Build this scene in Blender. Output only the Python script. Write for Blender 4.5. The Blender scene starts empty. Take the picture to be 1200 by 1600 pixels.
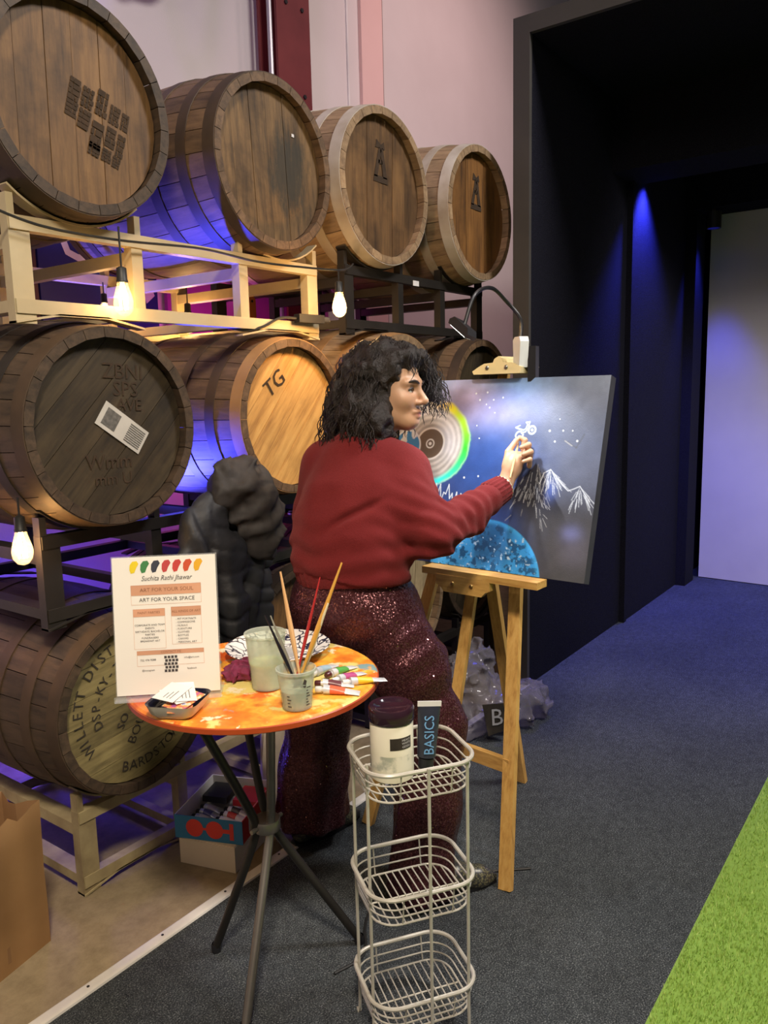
import bpy, bmesh, math, random
import numpy as np
from mathutils import Vector, Matrix
random.seed(4); RNG = np.random.RandomState(7)
scene = bpy.context.scene
COL = scene.collection
PI = math.pi

# ------------------------------------------------------------------ camera
cd_ = bpy.data.cameras.new('camera'); cam = bpy.data.objects.new('camera', cd_); COL.objects.link(cam)
cd_.sensor_fit = 'VERTICAL'; cd_.sensor_height = 24.0; cd_.lens = 24.0 * 1235 / 1600; cd_.clip_start = .02
RX, RY, RZ = (0.58771784, -0.13562719, 0.79761708), (-0.80872788, -0.06998348, 0.58400473), (-0.0233869, -0.98828517, -0.15081604)
cam.matrix_world = Matrix(((RX[0], -RX[1], -RX[2], 0), (RY[0], -RY[1], -RY[2], 0), (RZ[0], -RZ[1], -RZ[2], 1.5), (0, 0, 0, 1)))
scene.camera = cam

# ------------------------------------------------------------------ world, exposure
w = bpy.data.worlds.new('world'); scene.world = w; w.use_nodes = True
w.node_tree.nodes['Background'].inputs[0].default_value = (.55, .50, .62, 1)
w.node_tree.nodes['Background'].inputs[1].default_value = .07
vs = scene.view_settings
vs.view_transform = 'Standard'; vs.look = 'None'; vs.gamma = 1; vs.exposure = .25; vs.use_curve_mapping = False

# ------------------------------------------------------------------ lights
def light(kind, name, loc, target, power, color, size=.3, spot=None, blend=.5, parent=None):
    l = bpy.data.lights.new(name, kind); o = bpy.data.objects.new(name, l); COL.objects.link(o)
    l.energy = power; l.color = color
    if kind == 'AREA': l.shape = 'DISK'; l.size = size
    else: l.shadow_soft_size = size
    if kind == 'SPOT': l.spot_size = math.radians(spot); l.spot_blend = blend
    o.location = loc
    if target is not None: o.rotation_euler = (Vector(target) - Vector(loc)).to_track_quat('-Z', 'Y').to_euler()
    return o
# ceiling lamps of the hall (behind and above the photographer, and over the floor), plus an added canvas fill
light('AREA', 'hall_lamp', (-.35, -.35, 3.7), (1.3, 1.5, .7), 34, (1, .85, .66), .5).data.spread = math.radians(98)   # spread cut, as by an unseen shade, to darken the back wall
light('AREA', 'hall_lamp', (3.0, -.9, 4.6), (2.6, .4, 0), 135, (1, .93, .88), .9)
light('AREA', 'hall_lamp', (-1.2, .8, 4.4), (.8, 2, 1.5), 16, (1, .80, .62), .9)
light('SPOT', 'canvas_fill_spot', (1.3, -1.1, 3.7), (2.2, 1.12, 1.2), 105, (1, .97, .93), .06, 20, .8)  # added fill spot, only there to brighten the canvas
# pink wash over the back wall
light('SPOT', 'pink_wash', (4.9, .5, 5.6), (5.5, 3.3, 2.9), 260, (1, .64, .64), .25, 80, 1)
light('SPOT', 'purple_wash', (.6, 1.6, 5.2), (2.6, 3.3, 3.2), 60, (.70, .36, 1), .25, 75, .9)
# blue and magenta party lamps standing behind the racks
light('SPOT', 'blue_party_lamp', (1.71, 2.62, .85), (1.82, 2.25, 2.2), 380, (.05, .06, 1), .05, 85, .35)
light('POINT', 'blue_party_lamp', (1.75, 2.95, .35), None, 13, (.08, .05, 1), .08)
light('POINT', 'magenta_party_lamp', (2.7, 3.0, 1.5), None, 7, (1, .15, .75), .08)
light('POINT', 'purple_party_lamp', (.8, 2.95, 1.1), None, 2.5, (.9, .45, .8), .08)

# ------------------------------------------------------------------ mesh helpers
class MB:
    def __init__(s): s.v = []; s.f = []
    def raw(s, v, f):
        b = len(s.v); s.v += [tuple(p) for p in v]; s.f += [tuple(i + b for i in q) for q in f]; return s
    def box(s, c, d, m=None):
        x, y, z = d[0] / 2, d[1] / 2, d[2] / 2
        P = [Vector((a * x, b * y, e * z)) for a in (-1, 1) for b in (-1, 1) for e in (-1, 1)]
        if m is not None: P = [m @ p for p in P]
        return s.raw([p + Vector(c) for p in P], [(0, 1, 3, 2), (4, 6, 7, 5), (0, 4, 5, 1), (2, 3, 7, 6), (0, 2, 6, 4), (1, 5, 7, 3)])
    def bx(s, x0, x1, y0, y1, z0, z1): return s.box(((x0 + x1) / 2, (y0 + y1) / 2, (z0 + z1) / 2), (abs(x1 - x0), abs(y1 - y0), abs(z1 - z0)))
    def bar(s, a, b, wid, thk, ref=(0, 0, 1), taper=1):
        a, b = Vector(a), Vector(b); d = (b - a).normalized(); r = Vector(ref)
        if abs(d.dot(r)) > .95: r = Vector((1, 0, 0))
        u = d.cross(r).normalized(); t = u.cross(d).normalized()
        V = []
        for p, k in ((a, 1), (b, taper)):
            for i, j in ((-1, -1), (1, -1), (1, 1), (-1, 1)): V.append(p + u * (i * wid / 2 * k) + t * (j * thk / 2 * k))
        return s.raw(V, [(3, 2, 1, 0), (4, 5, 6, 7), (0, 1, 5, 4), (1, 2, 6, 5), (2, 3, 7, 6), (3, 0, 4, 7)])
    def tube(s, pts, r, n=8, closed=False, cap=True):
        P = [Vector(p) for p in pts]; N = len(P); rr = r if hasattr(r, '__len__') else [r] * N
        T = []
        for i in range(N):
            a = P[(i - 1) % N] if (closed or i > 0) else P[i]; b = P[(i + 1) % N] if (closed or i < N - 1) else P[i]
            T.append((b - a).normalized())
        nrm = T[0].orthogonal().normalized(); V = []
        for i in range(N):
            if i > 0:
                nrm = nrm - T[i] * nrm.dot(T[i]); nrm = nrm.normalized() if nrm.length > 1e-9 else T[i].orthogonal().normalized()
            bn = T[i].cross(nrm)
            for k in range(n):
                t = 2 * PI * k / n; V.append(P[i] + (nrm * math.cos(t) + bn * math.sin(t)) * rr[i])
        F = []
        for i in range(N if closed else N - 1):
            j = (i + 1) % N
            for k in range(n): F.append((i * n + k, i * n + (k + 1) % n, j * n + (k + 1) % n, j * n + k))
        if cap and not closed: F.append(tuple(range(n - 1, -1, -1))); F.append(tuple((N - 1) * n + k for k in range(n)))
        return s.raw(V, F)
    def lathe(s, prof, n=32, m=None, c=(0, 0, 0), cap0=False, cap1=False):
        V = []
        for r, z in prof:
            for k in range(n):
                t = 2 * PI * k / n; p = Vector((r * math.cos(t), r * math.sin(t), z)); V.append((m @ p if m is not None else p) + Vector(c))
        F = []
        for i in range(len(prof) - 1):
            for k in range(n): F.append((i * n + k, i * n + (k + 1) % n, (i + 1) * n + (k + 1) % n, (i + 1) * n + k))
        if cap0: F.append(tuple(range(n - 1, -1, -1)))
        if cap1: F.append(tuple((len(prof) - 1) * n + k for k in range(n)))
        return s.raw(V, F)
    def prism(s, poly, y0, y1, ax='y'):
        n = len(poly); V = []
        for y in (y0, y1):
            for a, b in poly: V.append({'y': (a, y, b), 'z': (a, b, y), 'x': (y, a, b)}[ax])
        return s.raw(V, [tuple(range(n)), tuple(range(2 * n - 1, n - 1, -1))] + [(i, i + n, (i + 1) % n + n, (i + 1) % n) for i in range(n)])
    def ball(s, c, r, n=12, sc=(1, 1, 1)):
        prof = [(max(1e-4, math.sin(PI * i / n)) , -math.cos(PI * i / n)) for i in range(n + 1)]
        V = []; m = n * 2
        for a, z in prof:
            for k in range(m): V.append((c[0] + r * sc[0] * a * math.cos(2 * PI * k / m), c[1] + r * sc[1] * a * math.sin(2 * PI * k / m), c[2] + r * sc[2] * z))
        return s.raw(V, [(i * m + k, i * m + (k + 1) % m, (i + 1) * m + (k + 1) % m, (i + 1) * m + k) for i in range(n) for k in range(m)])
    def mesh(s, name, smooth=True, ang=40, fix=True):
        me = bpy.data.meshes.new(name); me.from_pydata([tuple(p) for p in s.v], [], s.f)
        if fix:
            bm = bmesh.new(); bm.from_mesh(me); bmesh.ops.recalc_face_normals(bm, faces=bm.faces); bm.to_mesh(me); bm.free()
        if smooth:
            me.shade_smooth(); me.set_sharp_from_angle(angle=math.radians(ang))
        me.update(); return me
    def build(s, name, mat, parent=None, smooth=True, ang=40, fix=True): return obj(name, s.mesh(name, smooth, ang, fix), mat, parent)

def obj(name, me, mat=None, parent=None):
    o = bpy.data.objects.new(name, me); COL.objects.link(o)
    if mat is not None and len(me.materials) == 0: me.materials.append(mat)
    if parent is not None: o.parent = parent
    return o
def tag(o, label, cat, group=None):
    o['label'] = label; o['category'] = cat
    if group: o['group'] = group
    return o
def thing(name, label, cat, loc=(0, 0, 0), rz=0, group=None, rot=None):
    o = bpy.data.objects.new(name, None); COL.objects.link(o); o.location = loc; o.empty_display_size = .05
    o.rotation_euler = rot if rot else (0, 0, rz)
    return tag(o, label, cat, group)
def struct(o): o['kind'] = 'structure'; return o
def arcp(c, r, a0, a1, n): return [(c[0] + r * math.cos(a0 + (a1 - a0) * i / n), c[1] + r * math.sin(a0 + (a1 - a0) * i / n)) for i in range(n + 1)]
def spline(pts, n=8):
    P = [Vector(p) for p in pts]; out = []
    for i in range(len(P) - 1):
        p0 = P[max(i - 1, 0)]; p1 = P[i]; p2 = P[i + 1]; p3 = P[min(i + 2, len(P) - 1)]
        for k in range(n):
            t = k / n; out.append(.5 * ((2 * p1) + (p2 - p0) * t + (2 * p0 - 5 * p1 + 4 * p2 - p3) * t * t + (3 * p1 - p0 - 3 * p2 + p3) * t ** 3))
    return out + [P[-1]]
_tc = {}
def text_geo(txt, size=1, align='CENTER', shear=0):
    k = (txt, align, shear)
    if k not in _tc:
        c = bpy.data.curves.new('txt', 'FONT'); c.body = txt; c.align_x = align; c.align_y = 'CENTER'; c.size = 1; c.shear = shear; c.resolution_u = 2
        o = bpy.data.objects.new('txt', c); COL.objects.link(o); dg = bpy.context.evaluated_depsgraph_get()
        me = bpy.data.meshes.new_from_object(o.evaluated_get(dg)); _tc[k] = ([v.co.copy() for v in me.vertices], [tuple(p.vertices) for p in me.polygons])
        bpy.data.objects.remove(o); bpy.data.curves.remove(c); bpy.data.meshes.remove(me)
    v, f = _tc[k]
    return [Vector((p.x * size, p.y * size, 0)) for p in v], f
def add_text(mb, txt, size, fn, align='CENTER', shear=0, sx=1):
    """fn maps flat (x, y) of the lettering to a point"""
    v, f = text_geo(txt, size, align, shear); mb.raw([fn(p.x * sx, p.y) for p in v], f)

# ------------------------------------------------------------------ procedural materials
def rgb(c): return (*c, 1) if len(c) == 3 else c
class NT:
    def __init__(s, name):
        s.m = bpy.data.materials.new(name); s.m.use_nodes = True; s.t = s.m.node_tree; s.b = s.t.nodes['Principled BSDF']
    def n(s, t, **kw):
        x = s.t.nodes.new('ShaderNode' + t)
        for k, v in kw.items():
            if k.startswith('i_'): x.inputs[k[2:].replace('_', ' ')].default_value = v
            else: setattr(x, k, v)
        return x
    def l(s, a, b): s.t.links.new(a, b)
    def coords(s, scale=(1, 1, 1), rot=(0, 0, 0), src='Object', shift=True):
        tc = s.n('TexCoord'); mp = s.n('Mapping'); mp.inputs['Scale'].default_value = scale; mp.inputs['Rotation'].default_value = rot
        s.l(tc.outputs[src], mp.inputs['Vector'])
        if shift:
            oi = s.n('ObjectInfo'); mu = s.n('Math', operation='MULTIPLY'); mu.inputs[1].default_value = 37.0
            s.l(oi.outputs['Random'], mu.inputs[0]); cb = s.n('CombineXYZ'); s.l(mu.outputs[0], cb.inputs[0]); s.l(mu.outputs[0], cb.inputs[1]); s.l(cb.outputs[0], mp.inputs['Location'])
        return mp.outputs[0]
    def noise(s, vec, scale=5, detail=4, rough=.55):
        x = s.n('TexNoise'); x.inputs['Scale'].default_value = scale; x.inputs['Detail'].default_value = detail; x.inputs['Roughness'].default_value = rough; s.l(vec, x.inputs['Vector']); return x.outputs['Fac']
    def ramp(s, fac, stops):
        x = s.n('ValToRGB'); e = x.color_ramp.elements
        while len(e) < len(stops): e.new(.5)
        for i, (p, c) in enumerate(stops): e[i].position = p; e[i].color = rgb(c)
        s.l(fac, x.inputs[0]); return x.outputs[0]
    def mix(s, fac, a, b, mode='MIX'):
        x = s.n('MixRGB', blend_type=mode)
        for k, v in ((0, fac), (1, a), (2, b)):
            if hasattr(v, 'is_output'): s.l(v, x.inputs[k])
            else: x.inputs[k].default_value = v if k == 0 else rgb(v)
        return x.outputs[0]
    def vary(s, col, amt=.25):
        oi = s.n('ObjectInfo'); mr = s.n('MapRange'); mr.inputs['To Min'].default_value = 1 - amt; mr.inputs['To Max'].default_value = 1 + amt
        s.l(oi.outputs['Random'], mr.inputs['Value']); h = s.n('HueSaturation'); s.l(mr.outputs[0], h.inputs['Value']); s.l(col, h.inputs['Color']); return h.outputs[0]
    def bump(s, h, dist=.002, strength=.6):
        x = s.n('Bump'); x.inputs['Distance'].default_value = dist; x.inputs['Strength'].default_value = strength; s.l(h, x.inputs['Height']); s.l(x.outputs[0], s.b.inputs['Normal'])
    def fin(s, col=None, rough=.5, metal=0, spec=None):
        if col is not None:
            if hasattr(col, 'is_output'): s.l(col, s.b.inputs['Base Color'])
            else: s.b.inputs['Base Color'].default_value = rgb(col)
        if hasattr(rough, 'is_output'): s.l(rough, s.b.inputs['Roughness'])
        else: s.b.inputs['Roughness'].default_value = rough
        s.b.inputs['Metallic'].default_value = metal
        if spec is not None: s.b.inputs['Specular IOR Level'].default_value = spec
        return s.m
def pmat(name, c1, c2=None, scale=6, rough=.5, metal=0, bump=0, bscale=None, stretch=(1, 1, 1), detail=4, spec=None):
    t = NT(name); v = t.coords(stretch); c2 = c2 or tuple(x * .8 for x in c1)
    n = t.noise(v, scale, detail); col = t.ramp(n, [(.3, c1), (.7, c2)])
    if bump: t.bump(t.noise(v, bscale or scale * 4, 3), bump)
    return t.fin(col, rough, metal, spec)
def wood(name, light_, mid, dark, along='z', stain=.5, scale=1, rough=.62, vary=.12, bump=.0012, rot=(0, 0, 0)):
    t = NT(name); st = {'z': (9, 9, .9), 'y': (9, .9, 9), 'x': (.9, 9, 9)}[along]
    v = t.coords(tuple(a * scale for a in st), rot); v2 = t.coords((1, 1, 1), rot)
    g = t.noise(v, 5, 6, .65); blot = t.noise(v2, 4.5 * scale, 5, .62)
    c = t.ramp(g, [(.28, dark), (.5, mid), (.72, light_)])
    s = t.ramp(blot, [(.36, (.25, .22, .18)), (.52, (.85, .82, .78)), (.7, (1, 1, 1))])
    c = t.mix(stain, c, s, 'MULTIPLY'); c = t.vary(c, vary); t.bump(g, bump); return t.fin(c, rough)
def emit(name, col, strength):
    t = NT(name); t.b.inputs['Base Color'].default_value = rgb(col); t.b.inputs['Emission Color'].default_value = rgb(col); t.b.inputs['Emission Strength'].default_value = strength; return t.m
def clear(name, col=(1, 1, 1), alpha=.25, rough=.05, milky=0):
    """thin clear plastic or glass"""
    t = NT(name); tr = t.n('BsdfTransparent'); tr.inputs[0].default_value = rgb(col); mx = t.n('MixShader'); mx.inputs[0].default_value = alpha
    t.fin((.9, .92, .9) if not milky else col, rough); t.l(tr.outputs[0], mx.inputs[1]); t.l(t.b.outputs[0], mx.inputs[2]); t.l(mx.outputs[0], t.t.nodes['Material Output'].inputs[0]); return t.m

M = {}
M['head_brown'] = wood('barrel_head_brown_oak', (.23, .125, .045), (.155, .082, .030), (.07, .036, .015), 'z', .7)
M['head_weathered'] = wood('barrel_head_weathered_oak', (.25, .15, .062), (.16, .095, .04), (.045, .028, .016), 'z', .8)
def stain_patch(m, c, r, col):   # a dark old stain with its own ragged outline
    t = NT.__new__(NT); t.m = m; t.t = m.node_tree; t.b = t.t.nodes['Principled BSDF']; l0 = t.b.inputs['Base Color'].links[0].from_socket
    tc = t.n('TexCoord'); mp = t.n('Mapping'); mp.inputs['Location'].default_value = (-c[0] / r[0], 0, -c[1] / r[1]); mp.inputs['Scale'].default_value = (1 / r[0], .01, 1 / r[1]); t.l(tc.outputs['Object'], mp.inputs[0])
    ln = t.n('VectorMath', operation='LENGTH'); t.l(mp.outputs[0], ln.inputs[0]); nz = t.noise(t.coords((6, 6, 2), shift=False), 5, 5, .7); ad = t.n('Math', operation='MULTIPLY_ADD'); t.l(nz, ad.inputs[0]); ad.inputs[1].default_value = 2.2; ad.inputs[2].default_value = -1.1
    sm = t.n('Math', operation='ADD'); t.l(ad.outputs[0], sm.inputs[0]); t.l(ln.outputs['Value'], sm.inputs[1]); f = t.ramp(sm.outputs[0], [(.45, (.85, .85, .85)), (1.0, (0, 0, 0))]); o = t.mix(f, l0, col); t.l(o, t.b.inputs['Base Color'])
stain_patch(M['head_weathered'], (.09, -.01), (.12, .17), (.026, .024, .017))
M['head_orange'] = wood('barrel_head_orange_oak', (.27, .125, .032), (.19, .085, .021), (.075, .034, .011), 'z', .6)
M['head_dark'] = wood('barrel_head_dark_oak', (.066, .047, .024), (.044, .031, .016), (.018, .013, .008), 'z', .6)
M['head_yellow_lit'] = wood('barrel_head_yellow_oak_lit', (.74, .44, .145), (.62, .34, .10), (.36, .175, .05), 'z', .3)  # yellow oak, brightened so its colour carries some of the bulb's light
M['head_olive'] = wood('barrel_head_olive_oak', (.30, .25, .105), (.225, .18, .075), (.10, .08, .034), 'z', .5)
M['head_pale'] = wood('barrel_head_pale_oak', (.55, .43, .25), (.42, .32, .18), (.18, .13, .07), 'z', .5)
M['stave_brown'] = wood('barrel_stave_brown', (.19, .115, .062), (.13, .078, .042), (.06, .036, .02), 'y', .4, vary=.2)
M['stave_dark'] = wood('barrel_stave_dark', (.095, .06, .036), (.062, .040, .024), (.026, .017, .011), 'y', .45, vary=.2)
M['stave_tan'] = wood('barrel_stave_tan', (.40, .28, .16), (.30, .20, .115), (.15, .095, .055), 'y', .35, vary=.2)
M['hoop_brown'] = pmat('barrel_hoop_brown_steel', (.085, .052, .030), (.042, .027, .017), 7, .6, .2, .0006)
M['hoop_dark'] = pmat('barrel_hoop_dark_steel', (.035, .026, .019), (.018, .014, .011), 7, .55, .3, .0006)
M['hoop_grey'] = pmat('barrel_hoop_galvanised', (.62, .58, .52), (.34, .27, .20), 5, .5, .1, .0006)
M['hoop_orange'] = pmat('barrel_hoop_rusty', (.42, .24, .10), (.25, .13, .055), 6, .6, .2, .0006)
M['ink'] = pmat('black_stencil_ink', (.018, .014, .010), (.04, .03, .02), 30, .8)
M['brand'] = pmat('burnt_brand_mark', (.028, .016, .008), (.05, .028, .014), 40, .9)
M['faintink'] = pmat('worn_brand_mark', (.045, .028, .017), (.075, .05, .03), 60, .9)
M['cream'] = pmat('cream_rack_paint', (.50, .42, .27), (.40, .32, .19), 5, .5, 0, .0008, 30)
M['cream_worn'] = pmat('worn_cream_rack_paint', (.44, .37, .20), (.20, .15, .08), 8, .6, 0, .001, 30)
M['rackblack'] = pmat('black_rack_paint', (.022, .019, .017), (.012, .010, .009), 5, .45, 0, .0008, 30)
# ------------------------------------------------------------------ the setting
t = NT('concrete_floor'); v = t.coords(shift=False); n1 = t.noise(v, 1.6, 6, .6); n2 = t.noise(v, 18, 5, .7)
c = t.ramp(n1, [(.3, (.22, .17, .10)), (.55, (.33, .26, .16)), (.75, (.40, .32, .20))])
c = t.mix(.45, c, t.ramp(n2, [(.35, (.45, .42, .38)), (.6, (1, 1, 1))]), 'MULTIPLY'); t.bump(n2, .002); M['concrete'] = t.fin(c, .75)
t = NT('charcoal_carpet'); v = t.coords(shift=False); n1 = t.noise(v, 260, 2, .6); n2 = t.noise(v, 34, 4, .7); n3 = t.noise(v, 2.2, 3)
c = t.ramp(n1, [(.34, (.030, .035, .040)), (.55, (.085, .096, .104)), (.72, (.30, .32, .33))])
c = t.mix(.7, c, t.ramp(n2, [(.3, (.4, .4, .42)), (.7, (1.0, 1.0, 1.0))]), 'MULTIPLY'); c = t.mix(.5, c, t.ramp(n3, [(.35, (.6, .6, .6)), (.65, (1, 1, 1))]), 'MULTIPLY')
t.bump(n1, .004, 1); M['carpet'] = t.fin(c, .95, spec=.1)
t = NT('pink_white_plaster'); v = t.coords(shift=False); n1 = t.noise(v, 1.2, 4); n2 = t.noise(v, 120, 3)
t.bump(n2, .0012); M['plaster'] = t.fin(t.ramp(n1, [(.3, (.66, .60, .58)), (.7, (.74, .68, .66))]), .8)
t = NT('black_stage_carpet_lining'); v = t.coords(shift=False); n1 = t.noise(v, 240, 3); t.bump(n1, .003, 1)
M['stage'] = t.fin(t.ramp(n1, [(.35, (.004, .004, .008)), (.7, (.016, .016, .027))]), .95, spec=.1)
M['stageframe'] = pmat('grey_painted_frame', (.060, .054, .050), (.045, .041, .038), 3, .6)
M['turf_base'] = pmat('green_turf_base', (.22, .36, .06), (.16, .28, .04), 60, .9)
M['red_steel'] = pmat('dark_red_steel', (.20, .035, .035), (.14, .022, .024), 4, .5)
M['white_trim'] = pmat('white_edge_strip', (.85, .83, .80), (.68, .66, .62), 9, .4, .1)
M['ceil'] = pmat('dark_ceiling', (.05, .045, .05), (.04, .035, .04), 2, .9)

struct(MB().bx(-3, 9, 1.69, 3.6, -.1, 0).build('floor', M['concrete'], smooth=False))
struct(MB().bx(-3, 9, -4.5, 1.695, -.1, .004).build('floor_carpet', M['carpet'], smooth=False))
struct(MB().bx(-3, 9, 3.30, 3.45, 0, 6.2).build('wall_back', M['plaster'], smooth=False))
struct(MB().bx(-3.1, -3, -4.5, 3.45, 0, 6.2).build('wall_left', M['plaster'], smooth=False))
struct(MB().bx(-3.1, 9.1, -4.5, 3.45, 6.2, 6.3).build('ceiling', M['ceil'], smooth=False))
tr = struct(MB().prism([(1.690, .004), (1.692, .009), (1.700, .0105), (1.722, .0105), (1.729, .006), (1.730, .0)], -2.5, 3.53, 'x').build('trim_1', M['white_trim'], smooth=False))
M['screw'] = pmat('dark_screw', (.05, .05, .05), None, 10, .4, .6)
sc_me = MB().lathe([(.004, 0), (.004, .0012), (.002, .0018)], 8, cap1=True).mesh('screw')
for i in range(14):
    o = obj('screw', sc_me, M['screw'], tr); o.location = (.30 + i * .235, 1.711, .0103)
# vertical seams and salmon pilaster of the back wall
struct(MB().bx(4.22, 4.235, 3.29, 3.30, 0, 6.2).build('trim_2', pmat('white_seam', (.8, .77, .75), None, 4, .6), smooth=False))
struct(MB().bx(4.35, 4.58, 3.275, 3.30, 0, 6.2).build('trim_3', pmat('salmon_painted_strip', (.80, .55, .51), (.76, .51, .47), 3, .7), smooth=False))
struct(MB().bx(4.585, 4.60, 3.285, 3.30, 0, 6.2).build('trim_4', pmat('dark_seam', (.25, .16, .15), None, 4, .7), smooth=False))
# red steel column
cl = thing('steel_column', 'dark red steel column rising against the pink wall behind the barrels', 'column', (3.54, 3.2, 0))
MB().bx(-.135, .135, -.07, -.055, 0, 6.2).build('flange', M['red_steel'], cl, False); MB().bx(-.135, .135, .06, .075, 0, 6.2).build('flange', M['red_steel'], cl, False)
MB().bx(-.008, .008, -.055, .06, 0, 6.2).build('web', M['red_steel'], cl, False)
for z in (2.7, 3.15, 3.6):
    for x in (-.06, .07): MB().lathe([(.012, 0), (.012, .008)], 6, Matrix.Rotation(PI / 2, 3, 'X'), (x, -.07, z), True, True).build('bolt', M['screw'], cl, False)
cp = tag(MB().tube([(3.37, 3.15, 0), (3.37, 3.15, 6.15)], .014, 8).build('conduit_pipe', pmat('grey_conduit', (.42, .40, .42), None, 4, .4, .5)), 'thin grey conduit pipe beside the red steel column', 'pipe')
tag(MB().tube(spline([(2.35, 3.1, 4.3), (2.5, 3.0, 3.52), (2.62, 3.05, 3.44), (2.8, 3.1, 3.56), (2.9, 3.12, 4.3)], 10), .02, 6).build('hanging_cable', M['rackblack']), 'dark cable loop hanging down near the purple wall above the barrels', 'cable')

# stage portal
struct(MB().bx(3.53, 7.6, 1.695, 1.77, 0, 3.15).build('wall_stage_left', M['stage'], smooth=False))
struct(MB().bx(3.53, 7.6, -3.5, 1.77, 3.08, 3.15).build('ceiling_stage', M['stage'], smooth=False))
struct(MB().bx(7.5, 7.6, -3.5, 1.77, 0, 3.15).build('wall_stage_back', M['stage'], smooth=False))
struct(MB().bx(3.53, 7.6, -3.57, -3.5, 0, 3.15).build('wall_stage_right', M['stage'], smooth=False))
fr = struct(MB().bx(3.505, 3.53, 1.693, 1.775, .004, 3.155).build('trim_5', M['stageframe'], smooth=False))
struct(MB().bx(3.505, 3.53, -3.5, 1.693, 3.078, 3.155).build('trim_6', M['stageframe'], smooth=False))
# beams across the stage and side panels
struct(MB().bx(4.57, 4.95, -3.5, 1.695, 2.69, 3.08).build('trim_7', M['stage'], smooth=False))
struct(MB().bx(5.95, 6.25, -3.5, 1.695, 2.70, 3.08).build('trim_8', M['stage'], smooth=False))
struct(MB().bx(4.83, 4.87, 1.66, 1.695, .004, 2.69).build('trim_9', M['stage'], smooth=False))
struct(MB().bx(5.98, 6.2, 1.60, 1.695, .004, 2.70).build('trim_10', M['stage'], smooth=False))
struct(MB().bx(4.9, 5.98, 1.672, 1.695, .004, 2.9).build('trim_11', M['stage'], smooth=False))
# white curved backdrop on the stage
pts = [(6.32 - .10 * math.sin(PI * i / 24) , 1.59 - i * .19) for i in range(25)]
bd = MB(); b2 = pts[::-1]
bd.prism(pts + [(x + .05, y) for x, y in b2], .01, 2.80, 'z')
tag(bd.build('backdrop_panel', pmat('grey_white_backdrop', (.60, .57, .58), (.53, .50, .52), 2, .7), ang=30), 'tall curved off-white backdrop panel standing inside the dark stage', 'backdrop')
# blue stage lamps under the beams
for i, (x, y, z, e) in enumerate(((5.05, 1.58, 2.80, 34), (6.02, 1.50, 2.62, 14))):
    lp = thing('stage_lamp', ['small black blue-light lamp under the front beam of the stage', 'small black blue-light lamp under the rear beam of the stage'][i], 'lamp', (x, y, z))
    MB().lathe([(.05, .06), (.05, -.05), (.042, -.05), (.042, -.03)], 16, cap0=True).build('can', M['rackblack'], lp)
    MB().lathe([(.041, -.031), (.0005, -.031)], 16).build('lens', emit('blue_lens_%d' % i, (.05, .06, 1), 3), lp)
    MB().bar((0, 0, .06), (0, 0, .30 if i == 0 else .45), .02, .02).build('bracket', M['rackblack'], lp)
    s = light('SPOT', 'blue_stage_light', (x, y, z - .06), (x - .05, y + .04, 0), e * (8 if i == 0 else 6), (.05, .06, 1), .04, (95, 60)[i], .8)
light('SPOT', 'blue_stage_light', (5.6, .2, 2.95), (5.2, .6, 0), 130, (.10, .12, 1), .05, 75, 1)
light('SPOT', 'stage_backdrop_light', (4.2, -1.6, 2.9), (6.2, .9, 1.4), 360, (1, .93, .90), .1, 80, .9)

# green turf
tb = struct(MB().bx(-2.5, 5.4, -4.2, .505, .004, .016).build('floor_turf', M['turf_base'], smooth=False))
nb = 30000; X = np.concatenate([RNG.uniform(.9, 2.3, nb), RNG.uniform(2.3, 3.2, nb // 3)]); nb = len(X); Y = RNG.uniform(-.15, .50, nb) * 1.0
A = RNG.uniform(0, 2 * PI, nb); L = RNG.uniform(.008, .016, nb); W = .0016
V = np.empty((nb, 3, 3)); ca, sa = np.cos(A), np.sin(A)
V[:, 0] = np.stack([X - W * ca, Y - W * sa, np.full(nb, .0155)], 1); V[:, 1] = np.stack([X + W * ca, Y + W * sa, np.full(nb, .0155)], 1)
lean = RNG.uniform(-.006, .006, (nb, 2)); V[:, 2] = np.stack([X + lean[:, 0], Y + lean[:, 1], .016 + L], 1)
me = bpy.data.meshes.new('turf_blades'); me.from_pydata(V.reshape(-1, 3).tolist(), [], np.arange(nb * 3).reshape(-1, 3).tolist())
t = NT('turf_blade'); gi = t.n('NewGeometry'); c = t.ramp(gi.outputs['Random Per Island'], [(0, (.26, .42, .07)), (.6, (.40, .58, .12)), (1, (.55, .70, .22))]); M['blade'] = t.fin(c, .6)
o = obj('turf_blades', me, M['blade'], tb); o['kind'] = 'stuff'

# posters on the back wall
M['navy'] = pmat('navy_poster', (.022, .026, .16), (.018, .02, .12), 3, .5); M['magenta'] = pmat('magenta_poster', (.50, .07, .36), (.40, .04, .32), 4, .5)
M['pwhite'] = pmat('white_print', (.75, .73, .75), None, 4, .6)
p = thing('wall_poster', 'navy blue poster with white rounded lettering behind the cream rack', 'poster', (1.98, 3.27, 1.85))
MB().bx(0, .62, -.012, .012, -.05, .58).build('board', M['navy'], p, False)
g = MB(); add_text(g, 'ca', .36, lambda x, y: (.25 + x, -.0135, .37 + y)); g.build('lettering', M['pwhite'], p, False)
g = MB(); g.prism([(.41, .40), (.46, .44), (.60, .14), (.55, .10)], -.0165, -.0125); g.build('white_stripe', M['pwhite'], p, False)
MB().bx(-.09, -.01, -.012, .02, -.05, .58).build('frame_edge', pmat('brown_frame', (.10, .05, .04), None, 5, .6), p, False)
p = thing('wall_poster', 'magenta poster with pale round ornaments behind the lower barrels', 'poster', (2.66, 3.27, 1.55))
MB().bx(0, 1.25, -.012, .012, -.1, .75).build('board', M['magenta'], p, False)
g = MB()
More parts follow.
